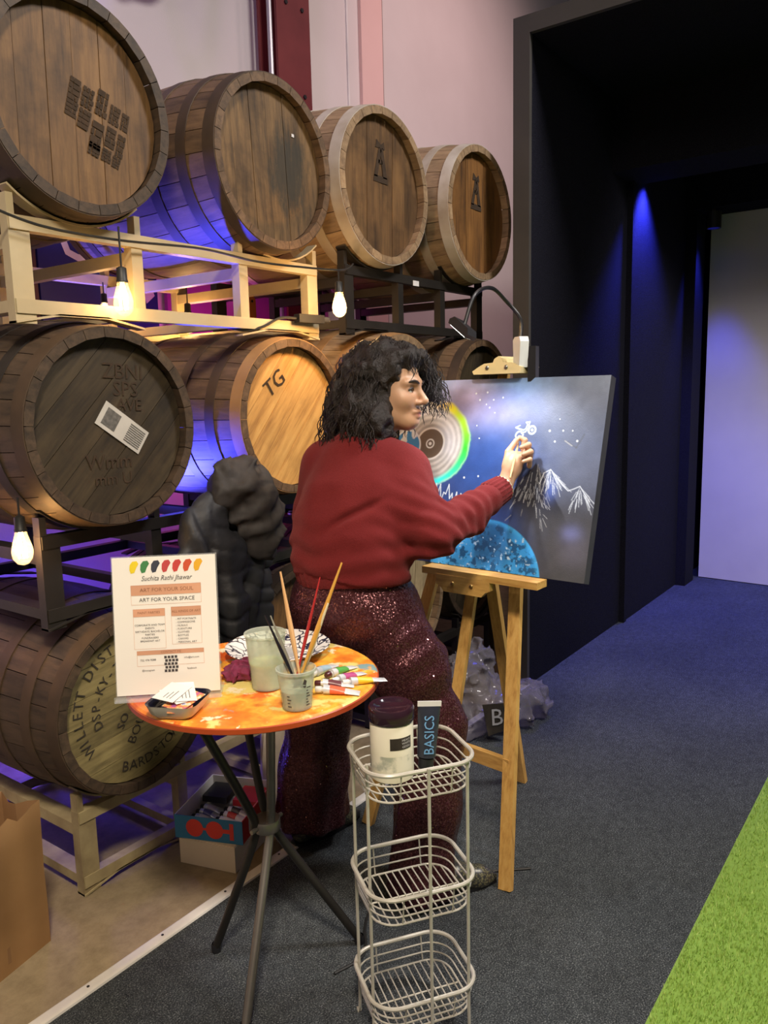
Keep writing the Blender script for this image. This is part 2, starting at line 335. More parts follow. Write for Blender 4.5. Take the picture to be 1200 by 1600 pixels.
for i in range(26):
    a, b, r = random.uniform(.05, 1.2), random.uniform(0, .7), random.uniform(.006, .025); g.lathe([(r, 0), (.0005, 0)], 12, Matrix.Rotation(PI / 2, 3, 'X'), (a, -.0135, b))
g.build('ornament', pmat('pale_pink_print', (.65, .30, .50), None, 6, .5), p, False)

# ------------------------------------------------------------------ barrels
BL, BM = .89, .318
def br(y): return BM - .041 * ((y - .445) / .445) ** 2
NST = 26
def stave_mesh():
    g = MB(); a = 2 * PI / NST / 2 - .004; ns = 10; V = []; F = []
    for i in range(ns + 1):
        y = BL * i / ns; r = br(y); ri = r - .026
        for (rr, t) in ((r, -a), (r * 1.0015, 0), (r, a), (ri, a), (ri, -a)): V.append((rr * math.sin(t), y, rr * math.cos(t)))
    for i in range(ns):
        for k in range(5): F.append((i * 5 + k, i * 5 + (k + 1) % 5, (i + 1) * 5 + (k + 1) % 5, (i + 1) * 5 + k))
    F += [(4, 3, 2, 1, 0), tuple(ns * 5 + k for k in range(5))]
    return g.raw(V, F).mesh('stave', True, 25)
STAVE = stave_mesh()
def hoop_mesh(y0, y1):
    g = MB(); R = Matrix.Rotation(-PI / 2, 3, 'X'); pr = []
    for y in (y0, (y0 + y1) / 2, y1): pr.append((br(y) + .0035, y))
    pr = [(br(y0) + .0006, y0)] + pr + [(br(y1) + .0006, y1)]
    return g.lathe(pr, 52, R).mesh('hoop', True, 35)
HOOPS = [hoop_mesh(.002, .046), hoop_mesh(.115, .155), hoop_mesh(.255, .298), hoop_mesh(.592, .635), hoop_mesh(.735, .775), hoop_mesh(.844, .888)]
HR = .2525
BW = [-.2525, -.168, -.082, -.005, .078, .158, .2525]
def board_mesh(i):
    x0, x1 = BW[i] + .0009, BW[i + 1] - .0009; y0 = .032 + (.0012 if i % 2 else 0); n = 8
    xs = [x0 + (x1 - x0) * k / n for k in range(n + 1)]; h = [math.sqrt(max(HR ** 2 - x * x, 0)) for x in xs]
    poly = [(x, -a) for x, a in zip(xs, h)] + [(x, a) for x, a in zip(xs[::-1], h[::-1])]
    q = []
    for p_ in poly:
        if not q or (abs(p_[0] - q[-1][0]) + abs(p_[1] - q[-1][1])) > 1e-5: q.append(p_)
    return MB().prism(q, y0, y0 + .02).mesh('head_board', False)
BOARDS = [board_mesh(i) for i in range(6)]
BACK = MB().lathe([(.0005, 0), (HR, 0), (HR, .02), (.0005, .02)], 40, Matrix.Rotation(-PI / 2, 3, 'X'), (0, BL - .052, 0)).mesh('back_head', False)
def with_mat(me, m):
    k = (me.name, m.name)
    if k not in _mm:
        c = me.copy(); c.materials.clear(); c.materials.append(m); _mm[k] = c
    return _mm[k]
_mm = {}
def barrel(label, loc, head, stave, hoop, spin=0, s=1, yaw=0, group='oak barrels in the steel racks', hoop0=None):
    b = thing('barrel', label, 'barrel', loc, yaw, group); b.scale = (s, s, s)
    for i in range(NST):
        o = obj('stave', with_mat(STAVE, stave), None, b); o.rotation_euler = (0, spin + 2 * PI * i / NST, 0)
    for k, h in enumerate(HOOPS): obj('hoop', with_mat(h, hoop0 if (hoop0 and k == 0) else hoop), None, b)
    for h in BOARDS: o = obj('head_board', with_mat(h, head), None, b); o.rotation_euler = (0, spin, 0)
    obj('back_head', with_mat(BACK, stave), None, b)
    return b
HY = .0302     # lettering sits just proud of the head boards
def stencil(b, name, mat, items, spin=0):
    """items: (text, size, x, z, rotation in the plane)"""
    for tx, size, x, z, r in items:
        g = MB(); c, s_ = math.cos(r), math.sin(r); add_text(g, tx, size, lambda a, d: (x + a * c - d * s_, HY, z + a * s_ + d * c)); g.build(name, mat, b, False, fix=False)
def arc_text(g, txt, size, R_, a0, step, inward=False):
    for i, ch in enumerate(txt):
        a = a0 - i * step if not inward else a0 + i * step
        if ch == ' ': continue
        r = a - PI / 2 if not inward else a + PI / 2
        c, s_ = math.cos(r), math.sin(r); x, z = R_ * math.cos(a), R_ * math.sin(a)
        add_text(g, ch, size, lambda p, q: (x + p * c - q * s_, HY, z + p * s_ + q * c))

ZB, ZM, ZT = .5685, 1.4175, 2.2665
T1 = barrel('large oak barrel at upper left corner with grid-like black stamp on its head', (1.34, 1.93, ZT), M['head_brown'], M['stave_dark'], M['hoop_brown'], .02, 1.0)
T2 = barrel('weathered top-row barrel with dark stain streaks and blue light on its side', (2.068, 1.925, ZT), M['head_weathered'], M['stave_brown'], M['hoop_brown'], -.05, 1.0)
T3 = barrel('top-row barrel with a pale first hoop, second from the dark stage portal', (2.745, 1.955, 2.32), M['head_brown'], M['stave_tan'], M['hoop_grey'], .04, 1.09)
T4 = barrel('top-row barrel with rust-flecked pale rim right beside the dark stage portal', (3.447, 1.908, 2.32), M['head_orange'], M['stave_tan'], M['hoop_grey'], 0, 1.09)
M1 = barrel('dark middle-row barrel at the left with a white paper label on its head', (1.38, 1.945, ZM), M['head_dark'], M['stave_dark'], M['hoop_dark'], .78, 1, hoop0=M['hoop_brown'])
M2 = barrel('glowing yellow-headed middle-row barrel lit by a bulb, behind the painter', (2.165, 1.97, ZM), M['head_yellow_lit'], M['stave_brown'], M['hoop_brown'], .72, 1, hoop0=M['hoop_orange'])
M3 = barrel('middle-row barrel right behind the painter\'s head', (2.83, 1.95, 1.455), M['head_brown'], M['stave_tan'], M['hoop_orange'], .3, 1.02)
M4 = barrel('middle-row barrel peeking out behind the easel top and white lamp', (3.52, 1.94, 1.455), M['head_dark'], M['stave_brown'], M['hoop_brown'], .3, 1.02)
B1 = barrel('bottom-row barrel with black stencilled lettering on its olive head', (1.425, 1.99, ZB), M['head_olive'], M['stave_dark'], M['hoop_brown'], 1.45, 1)
B2 = barrel('bottom-row barrel mostly hidden behind the table and the painter\'s legs', (2.20, 2.0, ZB), M['head_brown'], M['stave_dark'], M['hoop_dark'], .2, 1)
B3 = barrel('bottom-row barrel with a pale grimy head, seen below the canvas', (2.865, 1.96, ZB), M['head_pale'], M['stave_tan'], M['hoop_brown'], .1, 1, hoop0=M['hoop_orange'])
B4 = barrel('shadowed bottom-row barrel behind the easel legs', (3.62, 2.06, ZB), M['head_dark'], M['stave_dark'], M['hoop_dark'], .3, 1)

# stamps
g = MB(); blk = [(0, 0, .048, .085), (.055, -.004, .05, .078), (.115, .02, .05, .10), (.175, -.008, .045, .075), (.228, -.012, .035, .07), (0, -.085, .048, .06), (.055, -.088, .05, .075), (.115, -.105, .05, .11), (.175, -.095, .045, .08), (.226, -.10, .035, .09), (.115, -.185, .05, .05), (.172, -.182, .042, .05), (.22, -.19, .035, .045)]
sh = -.28
for x, z, a, h in blk:
    for k in range(4):
        hh = h / 4 * .86; zz = z - k * h / 4; c, s_ = math.cos(sh), math.sin(sh)
        for q in range(3):
            x0 = x + q * a / 3; ww = a / 3 * random.uniform(.7, 1.02)
            P = [(x0, zz), (x0 + ww, zz), (x0 + ww, zz - hh), (x0, zz - hh)]; P = [((px * c - pz * s_) * .72 - .01, (px * s_ + pz * c) * .72 + .075) for px, pz in P]
            g.raw([(px, HY, pz) for px, pz in P], [(3, 2, 1, 0)])
g.build('ink_stamp', M['brand'], T1, False, fix=False)
for b in (T3, T4):
    g = MB(); k = .9
    for P in ([(-.045, .02), (-.02, .02), (.012, .13), (-.006, .14)], [(.02, .02), (.048, .02), (.022, .14), (.003, .13)], [(-.05, .0), (.055, .0), (.05, .026), (-.042, .026)], [(-.03, .135), (.036, .135), (.03, .165), (.008, .15), (-.022, .168)], [(-.012, .075), (.018, .075), (.016, .09), (-.01, .09)]):
        g.raw([(x * k + .0, HY, z * k + .02) for x, z in P], [tuple(range(len(P) - 1, -1, -1))])
    g.build('brand_emblem', M['brand'], b, False, fix=False)
MB().bx(.11, .122, HY - .0012, HY, .115, .125).build('paper_tag', M['pwhite'], T2, False)
# M1 label and worn print
lab = MB().box((0, 0, 0), (.17, .0012, .075)).build('paper_label', pmat('white_label_paper', (.52, .50, .46), None, 9, .7), M1, False); lab.location = (.04, HY - .0006, -.005); lab.rotation_euler = (0, .62, 0)
g = MB(); g.bx(-.070, -.020, -.0014, -.0010, -.026, .026)
for i in range(9): g.bx(.018, .076, -.0014, -.0010, -.028 + i * .0065, -.0245 + i * .0065)
g.build('label_print', pmat('grey_label_print', (.16, .15, .14), (.07, .07, .065), 90, .7), lab, False)
stencil(M1, 'worn_print', M['brand'], [('ZBNI', .062, .055, .155, -.05), ('SPS', .06, .06, .105, -.05), ('AVE', .05, .07, .06, -.05), ('Wmm', .06, -.01, -.10, -.02), ('mm U', .05, .0, -.15, -.02)])
stencil(M2, 'stencil_letters', M['brand'], [('TG', .085, -.075, .12, .62)])
for a in (('WILLETT DISTILLERY', .046, .195, PI * 1.17, .155), ('DSP-KY-78', .042, .135, PI * 1.08, .20), ('BARDSTOWN KY', .046, .205, PI * 1.42, .145, True)):
    g = MB(); arc_text(g, *a); g.build('stencil_lettering', M['ink'], B1, False, fix=False)
for tx, sz, x, z, r in (('BOURBON', .045, .035, -.04, 1.0), ('SO', .040, -.045, -.05, 1.0)):
    g = MB(); c, s_ = math.cos(r), math.sin(r); add_text(g, tx, sz, lambda a, d: (x + a * c - d * s_, HY, z + a * s_ + d * c)); g.build('stencil_lettering', M['ink'], B1, False, fix=False)
g = MB()
for k in range(26):
    x, z = random.gauss(-.03, .03), random.gauss(.12, .05); g.raw([(x, HY, z), (x + .004, HY, z), (x + .006, HY, z - .03), (x + .002, HY, z - .03)], [(3, 2, 1, 0)])
g.build('worn_stamp', M['brand'], B3, False, fix=False)

# ------------------------------------------------------------------ steel barrel racks
def rack(label, Xl, Yf, zb, mat, mat2=None, sp=.8, depth=.74, R_=.2945, group='two-barrel steel racks'):
    r = thing('barrel_rack', label, 'rack', (Xl, Yf, zb), 0, group); w_ = sp + .4; mat2 = mat2 or mat
    posts = [(.0, .058), (.372, .41), (sp + .0, sp + .04), (sp + .345, sp + .4)]
    for yy in (0, depth):
        for i, (a, b) in enumerate(posts):
            z0, z1 = (.0, .315) if i in (0, 3) else (.025, .30)
            MB().bx(a, b, yy, yy + .035, z0, .272).build('post', mat, r, False)
            xx = a if i in (0, 2) else b - .022
            MB().bx(xx + .001, xx + .021, yy + .001, yy + .034, .265, .326).build('hook', mat2, r, False)
        MB().bx(.003, w_ - .003, yy - .004, yy + .030, .236, .2722).build('top_rail', mat, r, False)
        MB().bx(.003, w_ - .003, yy - .004, yy + .030, .0252, .062).build('bottom_rail', mat, r, False)
        for k in (.2, sp + .2):
            g = MB(); cz = .274 + R_; pr = []
            for i in range(13):
                a = -PI / 2 + (i - 6) / 6 * .70 * .305 / R_; pr.append((k + R_ * math.cos(a), cz + R_ * math.sin(a)))
            P = pr + [(k + (x - k) * 1.016, cz + (z - cz) * 1.02) for x, z in pr[::-1]]
            g.prism(P, yy - .006, yy + .04).build('saddle', mat2, r, True, 30)
            g = MB(); q = [(-.2, 0), (-.075, .0235), (.075, .0235), (.2, 0)]
            g.prism([(k + x, z) for x, z in q] + [(k + x, z + .006) for x, z in q[::-1]], yy - .004, yy + .036).build('lower_saddle', mat2, r, False)
    for a, b in posts:
        MB().bx(a + .004, b - .004, .035, depth, .190, .226).build('side_rail', mat, r, False)
        MB().bx(a + .004, b - .004, .035, depth, .030, .060).build('side_rail', mat, r, False)
    return r
rack('cream painted rack carrying the two leftmost top-row barrels', 1.14, 2.0, 1.698, M['cream'])
rack('black rack carrying the two top-row barrels beside the stage portal', 2.53, 2.02, 1.7285, M['rackblack'], sp=.715, R_=.3175)
rack('black rack under the white-labelled and the glowing middle-row barrels', 1.18, 2.05, .849, M['rackblack'])
rack('black rack behind the painter and the canvas in the middle row', 2.63, 2.02, .8805, M['rackblack'], sp=.69, R_=.3005)
rack('worn cream rack on the concrete floor under the stencilled barrel', 1.225, 2.06, .0, M['cream_worn'])
rack('black rack on the floor behind the painter\'s legs and the easel', 2.665, 2.05, .0, M['rackblack'], sp=.755)
# ------------------------------------------------------------------ string lights
M['glass'] = clear('bulb_glass', (1, .93, .8), .12, .02); M['filament'] = emit('glowing_filament', (1, .62, .22), 60); M['socket'] = pmat('black_socket', (.02, .02, .02), None, 5, .5)
def bulb(label, loc, drop=.09, p=2.2, s=1):
    b = thing('string_light_bulb', label, 'light bulb', loc, 0, 'warm string-light bulbs'); b.scale = (s, s, s)
    MB().tube([(0, 0, drop + .055), (0, 0, .055)], .003, 6).build('cord', M['socket'], b)
    MB().lathe([(.006, .066), (.014, .062), (.015, .03), (.0165, .028), (.0165, .022)], 14, cap0=True, cap1=True).build('socket', M['socket'], b)
    MB().lathe([(.0145, .022), (.017, .012), (.026, -.018), (.0285, -.036), (.025, -.055), (.014, -.068), (.001, -.072)], 16).build('glass', M['glass'], b)
    g = MB()
    for k in range(5): a = k * 1.257; g.tube([(.004 * math.cos(a), .004 * math.sin(a), .02), (.012 * math.cos(a + .3), .012 * math.sin(a + .3), -.018), (.010 * math.cos(a + .6), .010 * math.sin(a + .6), -.052)], .0018, 4)
    g.build('filament', M['filament'], b)
    l = light('POINT', 'bulb_light', (0, 0, -.03), None, p, (1, .60, .26), .028); l.parent = b
    return b
bulb('hanging glass bulb in front of the cream rack\'s lower rail', (1.44, 1.955, 1.80), .12, 1.2)
bulb('hanging glass bulb beside the black rack, above the glowing barrel head', (2.222, 1.80, 1.826), .055, 5.5, .9)
bulb('small round glowing bulb behind the cream rack, between the middle barrels', (2.24, 2.62, 1.82), .10, 2.2, .9)
bulb('half-hidden bulb glowing just above the white-labelled barrel', (1.83, 2.6, 1.83), .06, 1, .8)
bulb('low glowing bulb at the left edge above the stencilled barrel', (1.126, 2.05, 1.125), .06, 2.2, 1)
cord = MB()
cord.tube(spline([(1.02, 1.96, 1.985), (1.2, 1.962, 1.945), (1.44, 1.965, 1.94), (1.75, 1.965, 1.955), (1.98, 1.95, 1.94), (2.13, 1.85, 1.925), (2.222, 1.80, 1.922), (2.36, 1.86, 1.95), (2.55, 1.99, 2.0)], 8), .0036, 6)
cord.build('string_light_cable', M['socket']); tag(bpy.data.objects['string_light_cable'], 'black string-light cable running along the cream rack\'s upper rail', 'cable')
# orange tags and small black adapter on the lower rail
M['orange'] = pmat('orange_plastic', (.85, .20, .02), None, 6, .5)
o = tag(MB().prism([(-.022, -.05), (.022, -.05), (.022, .045), (.010, .055), (-.010, .055), (-.022, .045)], -.003, .003).build('orange_tag', M['orange'], smooth=False), 'small orange tag behind the right end of the cream rack', 'tag'); o.location = (2.49, 2.50, 1.86)
MB().lathe([(.006, 0), (.0005, 0)], 10, Matrix.Rotation(PI / 2, 3, 'X'), (0, -.004, .035)).build('hole', M['socket'], o)
M['adapter'] = pmat('matt_black_plastic', (.006, .006, .007), None, 5, .7)
ad = thing('power_adapter', 'black power adapter with cable lying on the glowing barrel\'s rack', 'adapter', (2.255, 1.965, 1.768), -.15)
g = MB().bx(-.065, .055, -.016, .016, -.014, .016); g.build('body', M['adapter'], ad)
MB().lathe([(.013, 0), (.012, .03), (.006, .034)], 12, Matrix.Rotation(PI / 2, 3, 'Y'), (.055, 0, 0), True, True).build('plug', pmat('dark_grey_plastic', (.05, .05, .055), None, 6, .35), ad)
MB().tube(spline([(-.065, 0, 0), (-.14, 0, -.002), (-.22, -.005, -.035), (-.29, .0, -.05), (-.36, .01, -.04)], 8), .005, 6).build('cord', M['socket'], ad)
stk = tag(MB().box((0, 0, 0), (.045, .0015, .022)).build('rack_sticker', M['pwhite'], smooth=False), 'small white sticker on the black rack\'s top rail', 'sticker'); stk.location = (2.98, 1.979, 1.964)

# ------------------------------------------------------------------ black puffer jacket and other floor things come with the cloth helpers below
# ------------------------------------------------------------------ easel
PW = wood('pine_wood', (.72, .45, .15), (.63, .36, .10), (.42, .21, .055), 'z', .15, 1.6, .5, .04, .0005)
PWy = wood('pine_wood_crosswise', (.72, .45, .15), (.63, .36, .10), (.42, .21, .055), 'y', .15, 1.6, .5, .04, .0005)
ez = thing('easel', 'pine wood A-frame painting easel holding the space painting', 'easel', (2.0, 1.3, 0.004))
def loc(p): return (p[0] - 2.0, p[1] - 1.3, p[2] - .004)
MB().bar(loc((1.965, 1.017, .004)), loc((2.419, 1.188, 1.48)), .040, .022, (1, 0, 0)).build('leg', PW, ez, False)
MB().bar(loc((2.03, 1.588, .004)), loc((2.45, 1.37, 1.45)), .040, .022, (1, 0, 0)).build('leg', PW, ez, False)
MB().bar(loc((2.599, 1.277, .004)), loc((2.315, 1.275, 1.0)), .040, .022, (1, 0, 0)).build('leg', PW, ez, False)
MB().bar(loc((2.088, 1.286, .345)), loc((2.437, 1.262, 1.575)), .036, .020, (1, 0, 0)).build('mast', PW, ez, False)
MB().bar(loc((2.072, 1.056, .345)), loc((2.128, 1.53, .345)), .020, .045, (0, 0, 1)).build('crossbar', PWy, ez, False)
MB().bar(loc((2.115, .975, .922)), loc((2.140, 1.395, .922)), .060, .022, (0, 0, 1)).build('ledge', PWy, ez, False)
g = MB(); wd = Vector((.05, 1, 0)).normalized()
def lp(y, z, x=0): q = Vector((2.112, 1.24, .887)) + wd * y; return (q.x - 2.0 + x, q.y - 1.3, q.z + z)
out = [(-.10, .025), (-.10, -.008), (-.085, -.014), (-.07, -.030), (.07, -.030), (.085, -.014), (.10, -.008), (.10, .025)]
V = [lp(y, z, x) for x in (-.012, .012) for y, z in out]; n = 8
g.raw(V, [tuple(range(n)), tuple(range(2 * n - 1, n - 1, -1))] + [(i, i + n, (i + 1) % n + n, (i + 1) % n) for i in range(n)]); g.build('ledge_bracket', PWy, ez, False)
for y in (-.035, .035): g = MB(); p_ = lp(y, .0, -.0145); g.ball(p_, .007, 8, (.5, 1, 1)); g.build('bolt', pmat('brass_bolt', (.55, .38, .14), None, 8, .3, .9), ez)
# top clamp
out = [(-.085, -.012), (.085, -.012), (.092, -.002), (.07, .012), (.05, .022), (.018, .024), (.014, .036), (0, .044), (-.014, .036), (-.018, .024), (-.05, .022), (-.07, .014), (-.088, .008)]
V = []; n = len(out)
for x in (-.035, .095):
    for y, z in out: q = Vector((2.325 + x, 1.217, 1.555)) + wd * y; V.append((q.x - 2.0 + .28 * z, q.y - 1.3, q.z + z))
MB().raw(V, [tuple(range(n)), tuple(range(2 * n - 1, n - 1, -1))] + [(i, i + n, (i + 1) % n + n, (i + 1) % n) for i in range(n)]).build('top_clamp', pmat('pale_pine', (.78, .66, .36), (.72, .58, .30), 9, .5), ez, False)
for y in (-.035, .035): q = Vector((2.325 - .037, 1.217, 1.565)) + wd * y; g = MB(); g.ball((q.x - 2.0, q.y - 1.3, q.z - .002), .007, 8, (.5, 1, 1)); g.build('bolt', pmat('steel_bolt', (.4, .38, .34), None, 8, .3, .9), ez)

# ------------------------------------------------------------------ canvas with the space painting
P0 = np.array([2.14, .855, .935]); wv = np.array([.05, 1, 0]); wv /= np.linalg.norm(wv); uv_ = np.array([.28, 0, 1.]); uv_ -= wv * (uv_ @ wv); uv_ /= np.linalg.norm(uv_); nv = np.cross(wv, uv_)
CW, CH, CT = .76, .62, .036
NU, NV = 456, 372
u, v = np.meshgrid(np.linspace(0, CW, NU), np.linspace(0, CH, NV), indexing='ij')
def vnoise(x, y, sc, seed):
    r = np.random.RandomState(seed).rand(64, 64); X = x * sc; Y = y * sc; i = np.floor(X).astype(int); j = np.floor(Y).astype(int); fx = X - i; fy = Y - j; fx = fx * fx * (3 - 2 * fx); fy = fy * fy * (3 - 2 * fy)
    g = lambda a, b: r[a % 64, b % 64]
    return (g(i, j) * (1 - fx) + g(i + 1, j) * fx) * (1 - fy) + (g(i, j + 1) * (1 - fx) + g(i + 1, j + 1) * fx) * fy
def fb(x, y, sc, seed): return .5 * vnoise(x, y, sc, seed) + .27 * vnoise(x, y, sc * 2.1, seed + 1) + .15 * vnoise(x, y, sc * 4.3, seed + 2) + .08 * vnoise(x, y, sc * 9, seed + 3)
C = np.zeros((NU, NV, 3))
def ss(a, b, x): t = np.clip((x - a) / (b - a), 0, 1); return t * t * (3 - 2 * t)
def lay(mask, col):
    global C
    C = C * (1 - mask[..., None]) + np.array(col) * mask[..., None]
n1 = fb(u, v, 9, 3); n2 = fb(u, v, 28, 11)
C[:] = (.035, .065, .22)
lay(ss(.20, .62, v + .25 * (n1 - .5)) * .55, (.06, .16, .48))
lay(ss(.40, .60, v + .12 * (n1 - .5)) * .85, (.20, .30, .62))
lay(ss(.54, .61, v + .1 * (n1 - .5)) * .75, (.24, .42, .74))
lay(ss(.42, .66, u + .2 * (n1 - .5)) * ss(.02, .30, v) * .75, (.15, .17, .23))
lay(ss(.45, .75, u) * ss(.40, .62, v) * .6, (.28, .32, .42))
lay(np.exp(-(((u - .26) / .11) ** 2 + ((v - .555) / .09) ** 2)) * .75, (.55, .45, .72))
lay(np.exp(-(((u - .42) / .10) ** 2 + ((v - .50) / .05) ** 2)) * .5, (.42, .38, .60))
lay(np.exp(-(((u - .36) / .13) ** 2 + ((v - .33) / .10) ** 2)) * .8, (.025, .075, .30))
lay(np.exp(-(((u - .50) / .07) ** 2 + ((v - .44) / .04) ** 2)) * .6, (.07, .085, .13))
lay(ss(.58, .66, u + .1 * (n1 - .5)) * ss(.26, .10, v) * .9, (.075, .07, .068))
lay(ss(.48, .60, u + .1 * (n1 - .5)) * ss(.34, .16, v) * .85, (.06, .06, .065))
lay(ss(.36, .20, u) * ss(.22, .05, v) * .8, (.018, .022, .06))
lay(np.exp(-(((u - .70) / .03) ** 2 + ((v - .14) / .025) ** 2)) * .8, (.16, .18, .42)); lay(np.exp(-(((u - .715) / .05) ** 2 + ((v - .09) / .05) ** 2)) * .5, (.16, .15, .22))
C *= (.80 + .4 * n2)[..., None]
# disc (vinyl / galaxy)
cu, cv = .143, .40; r = np.hypot((u - cu) * .95, v - cv); th = np.arctan2(v - cv, u - cu); R0 = .146
import colorsys
edge = ss(R0 + .010, R0 - .002, r + .012 * (n2 - .5)) 
hue = (.62 - .50 * np.clip((th + 1.9) / 3.2, 0, 1)) % 1.0
rain = np.array([colorsys.hsv_to_rgb(h, .85, .95) for h in np.linspace(0, 1, 256)])[(hue * 255).astype(int)] ** 1.6
rb = ss(R0 - .030, R0 - .012, r) * ss(R0 + .012, R0 - .004, r + .015 * (n2 - .5)) * ss(-2.4, -1.5, th) * ss(1.9, 1.0, th)
ring = .5 + .5 * np.sin(r * 330 + 5 * n1); lite = .50 + .30 * ring + .35 * (n2 - .5)
lay(edge, (.62, .60, .60)); C = np.where(edge[..., None] > .3, C * (1 - edge[..., None]) + (np.array([.78, .75, .74]) * np.clip(lite, .25, 1.2)[..., None]) * edge[..., None], C)
dk = edge * ss(.06, .11, r) * ss(.4, .9, np.cos(th + 2.0)) * .65; lay(dk, (.16, .15, .17))
lay(edge * ss(.35, .95, np.cos(th - .4)) * ss(R0 - .02, R0 - .07, r) * .35, (.80, .82, .95))
C = C * (1 - rb[..., None]) + rain * rb[..., None]
lay(ss(.058, .055, r), (.85, .83, .80)); lay(ss(.052, .049, r), (.16, .115, .085)); lay(ss(.018, .016, r) * ss(.011, .013, r), (.85, .84, .80)); lay(ss(.007, .005, r), (.9, .9, .88))
# small earth
r = np.hypot(u - .045, v - .388); lay(ss(.062, .058, r), (.80, .84, .88)); lay(ss(.055, .052, r) * ss(.42, .52, n2 + .15 * np.sin(u * 160)), (.05, .28, .62))
# line work
def seg(a, b, wd_, col, s=1):
    ax, ay = a; bx_, by_ = b; L2 = (bx_ - ax) ** 2 + (by_ - ay) ** 2 + 1e-12
    t_ = np.clip(((u - ax) * (bx_ - ax) + (v - ay) * (by_ - ay)) / L2, 0, 1); d = np.hypot(u - ax - t_ * (bx_ - ax), v - ay - t_ * (by_ - ay)); lay(ss(wd_, wd_ * .45, d) * s, col)
def path(P, wd_, col, s=1):
    for a, b in zip(P[:-1], P[1:]): seg(a, b, wd_, col, s)
rr = random.Random(3)
x = .185; P = []
while x < .37: P.append((x, .243 + (rr.uniform(.0, .045) if len(P) % 2 else -rr.uniform(.0, .05)) * (1 - .3 * (x - .185) / .18) - .04 * (x - .185) / .18)); x += .0085
path(P, .0026, (.70, .78, .88), .85)
# blue moon
r = np.hypot((u - .415) / .205, (v + .035) / .195); mm = ss(1.01, .985, r)
lay(mm, (.045, .33, .85)); lay(mm * ss(.47, .36, u) * .6, (.08, .46, .97)); spl = ss(.50, .60, fb(u, v, 60, 41)); lay(mm * spl * .8, (.012, .055, .16))
lay(mm * ss(.36, .385, u) * ss(.53, .47, u) * ss(-.02, .05, v) * (.55 + .4 * n2), (.02, .06, .14)); lay(mm * ss(.90, .99, r) * .6, (.07, .45, .95)); lay(mm * ss(.68, .75, fb(u, v, 90, 57)), (.45, .65, .9))
# mountains
dm = ss(0, .01, .365 - v - 1.35 * np.abs(u - .553) - .02 * n2) * ss(.15, .24, v); lay(dm * .92, (.016, .016, .02))
for k in range(70):
    a = rr.uniform(.49, .61); top = .36 - 1.35 * abs(a - .553); y0 = top - rr.uniform(.0, .13); dx = (a - .553) * .25; seg((a, y0), (a + dx + rr.uniform(-.006, .006), y0 - rr.uniform(.012, .035)), .0013, (.34, .35, .38), .75)
lay(np.exp(-(((u - .615) / .022) ** 2 + ((v - .27) / .035) ** 2)) * .8, (.10, .16, .50))
for (px, pz, n_, w_) in ((.606, .330, 34, .085), (.708, .283, 30, .05)):
    for k in range(n_):
        a = rr.uniform(-.45, 1); s0 = rr.uniform(0, .06); sx = px + a * s0; sy = pz - s0 * .85; seg((sx, sy), (sx + a * .03, sy - rr.uniform(.015, .04)), .0014, (.62, .68, .80), .7)
path([(.575, .285), (.585, .318), (.606, .33), (.625, .312), (.65, .285), (.672, .268), (.69, .275), (.708, .284), (.725, .262), (.745, .24)], .002, (.66, .72, .84), .9)
# small motorcycle in white line
path([(.466, .459), (.478, .455), (.494, .451)], .0032, (.62, .80, .86)); path([(.466, .459), (.480, .466)], .0022, (.62, .80, .86)); path([(.494, .451), (.502, .456), (.506, .470), (.500, .476), (.513, .478), (.510, .458), (.502, .446), (.488, .441)], .0024, (.62, .80, .86))
r = np.hypot(u - .524, v - .452); lay(ss(.0155, .0145, r) * ss(.0085, .010, r), (.66, .82, .88)); lay(ss(.005, .004, r), (.66, .82, .88)); r = np.hypot(u - .482, v - .434); lay(ss(.0155, .0145, r) * ss(.0095, .011, r), (.66, .82, .88))
for k, (a, b) in enumerate([(.343, .575), (.404, .557), (.381, .507), (.318, .55), (.359, .524), (.614, .487), (.585, .45), (.63, .451), (.661, .451), (.68, .42), (.607, .417), (.336, .422), (.299, .29), (.352, .297), (.32, .464), (.30, .572), (.37, .55), (.345, .535)]):
    lay(ss(.0046 - .001 * (k % 3), .002, np.hypot(u - a, v - b)), (.85, .92, 1))
path([(.64, .42), (.68, .40), (.70, .44)], .004, (.10, .11, .14), .5); path([(.64, .42), (.665, .405)], .0025, (.5, .52, .55), .6)
C = np.clip(C, 0, 1)
canv = thing('painting_canvas', 'stretched canvas with a blue space painting of disc, moon and mountains on the easel', 'painting', tuple(P0))
pos = (wv[None, None, :] * (CW - u)[..., None] + uv_[None, None, :] * v[..., None])
idx = np.arange(NU * NV).reshape(NU, NV)
q = np.stack([idx[:-1, :-1], idx[:-1, 1:], idx[1:, 1:], idx[1:, :-1]], -1).reshape(-1, 4)[:, ::-1]
me = bpy.data.meshes.new('painted_face'); me.from_pydata(pos.reshape(-1, 3).tolist(), [], q.tolist())
ca = me.color_attributes.new('paint', 'FLOAT_COLOR', 'POINT'); ca.data.foreach_set('color', np.concatenate([C.reshape(-1, 3), np.ones((NU * NV, 1))], 1).astype(np.float32).ravel())
t = NT('oil_paint'); at_ = t.n('VertexColor'); at_.layer_name = 'paint'; vv = t.coords(shift=False); t.bump(t.noise(vv, 260, 3), .0008, .5); M['paint'] = t.fin(at_.outputs[0], .42)
obj('painted_face', me, M['paint'], canv)
g = MB(); cs = [np.zeros(3), wv * CW, wv * CW + uv_ * CH, uv_ * CH]; V = [tuple(c - nv * -.0006) for c in cs] + [tuple(c + nv * CT) for c in cs]
g.raw(V, [(0, 1, 2, 3), (7, 6, 5, 4)] + [(i, i + 4, (i + 1) % 4 + 4, (i + 1) % 4) for i in range(4)]); g.build('stretcher', pmat('dark_canvas_side', (.035, .035, .05), (.02, .02, .03), 8, .7), canv, False)

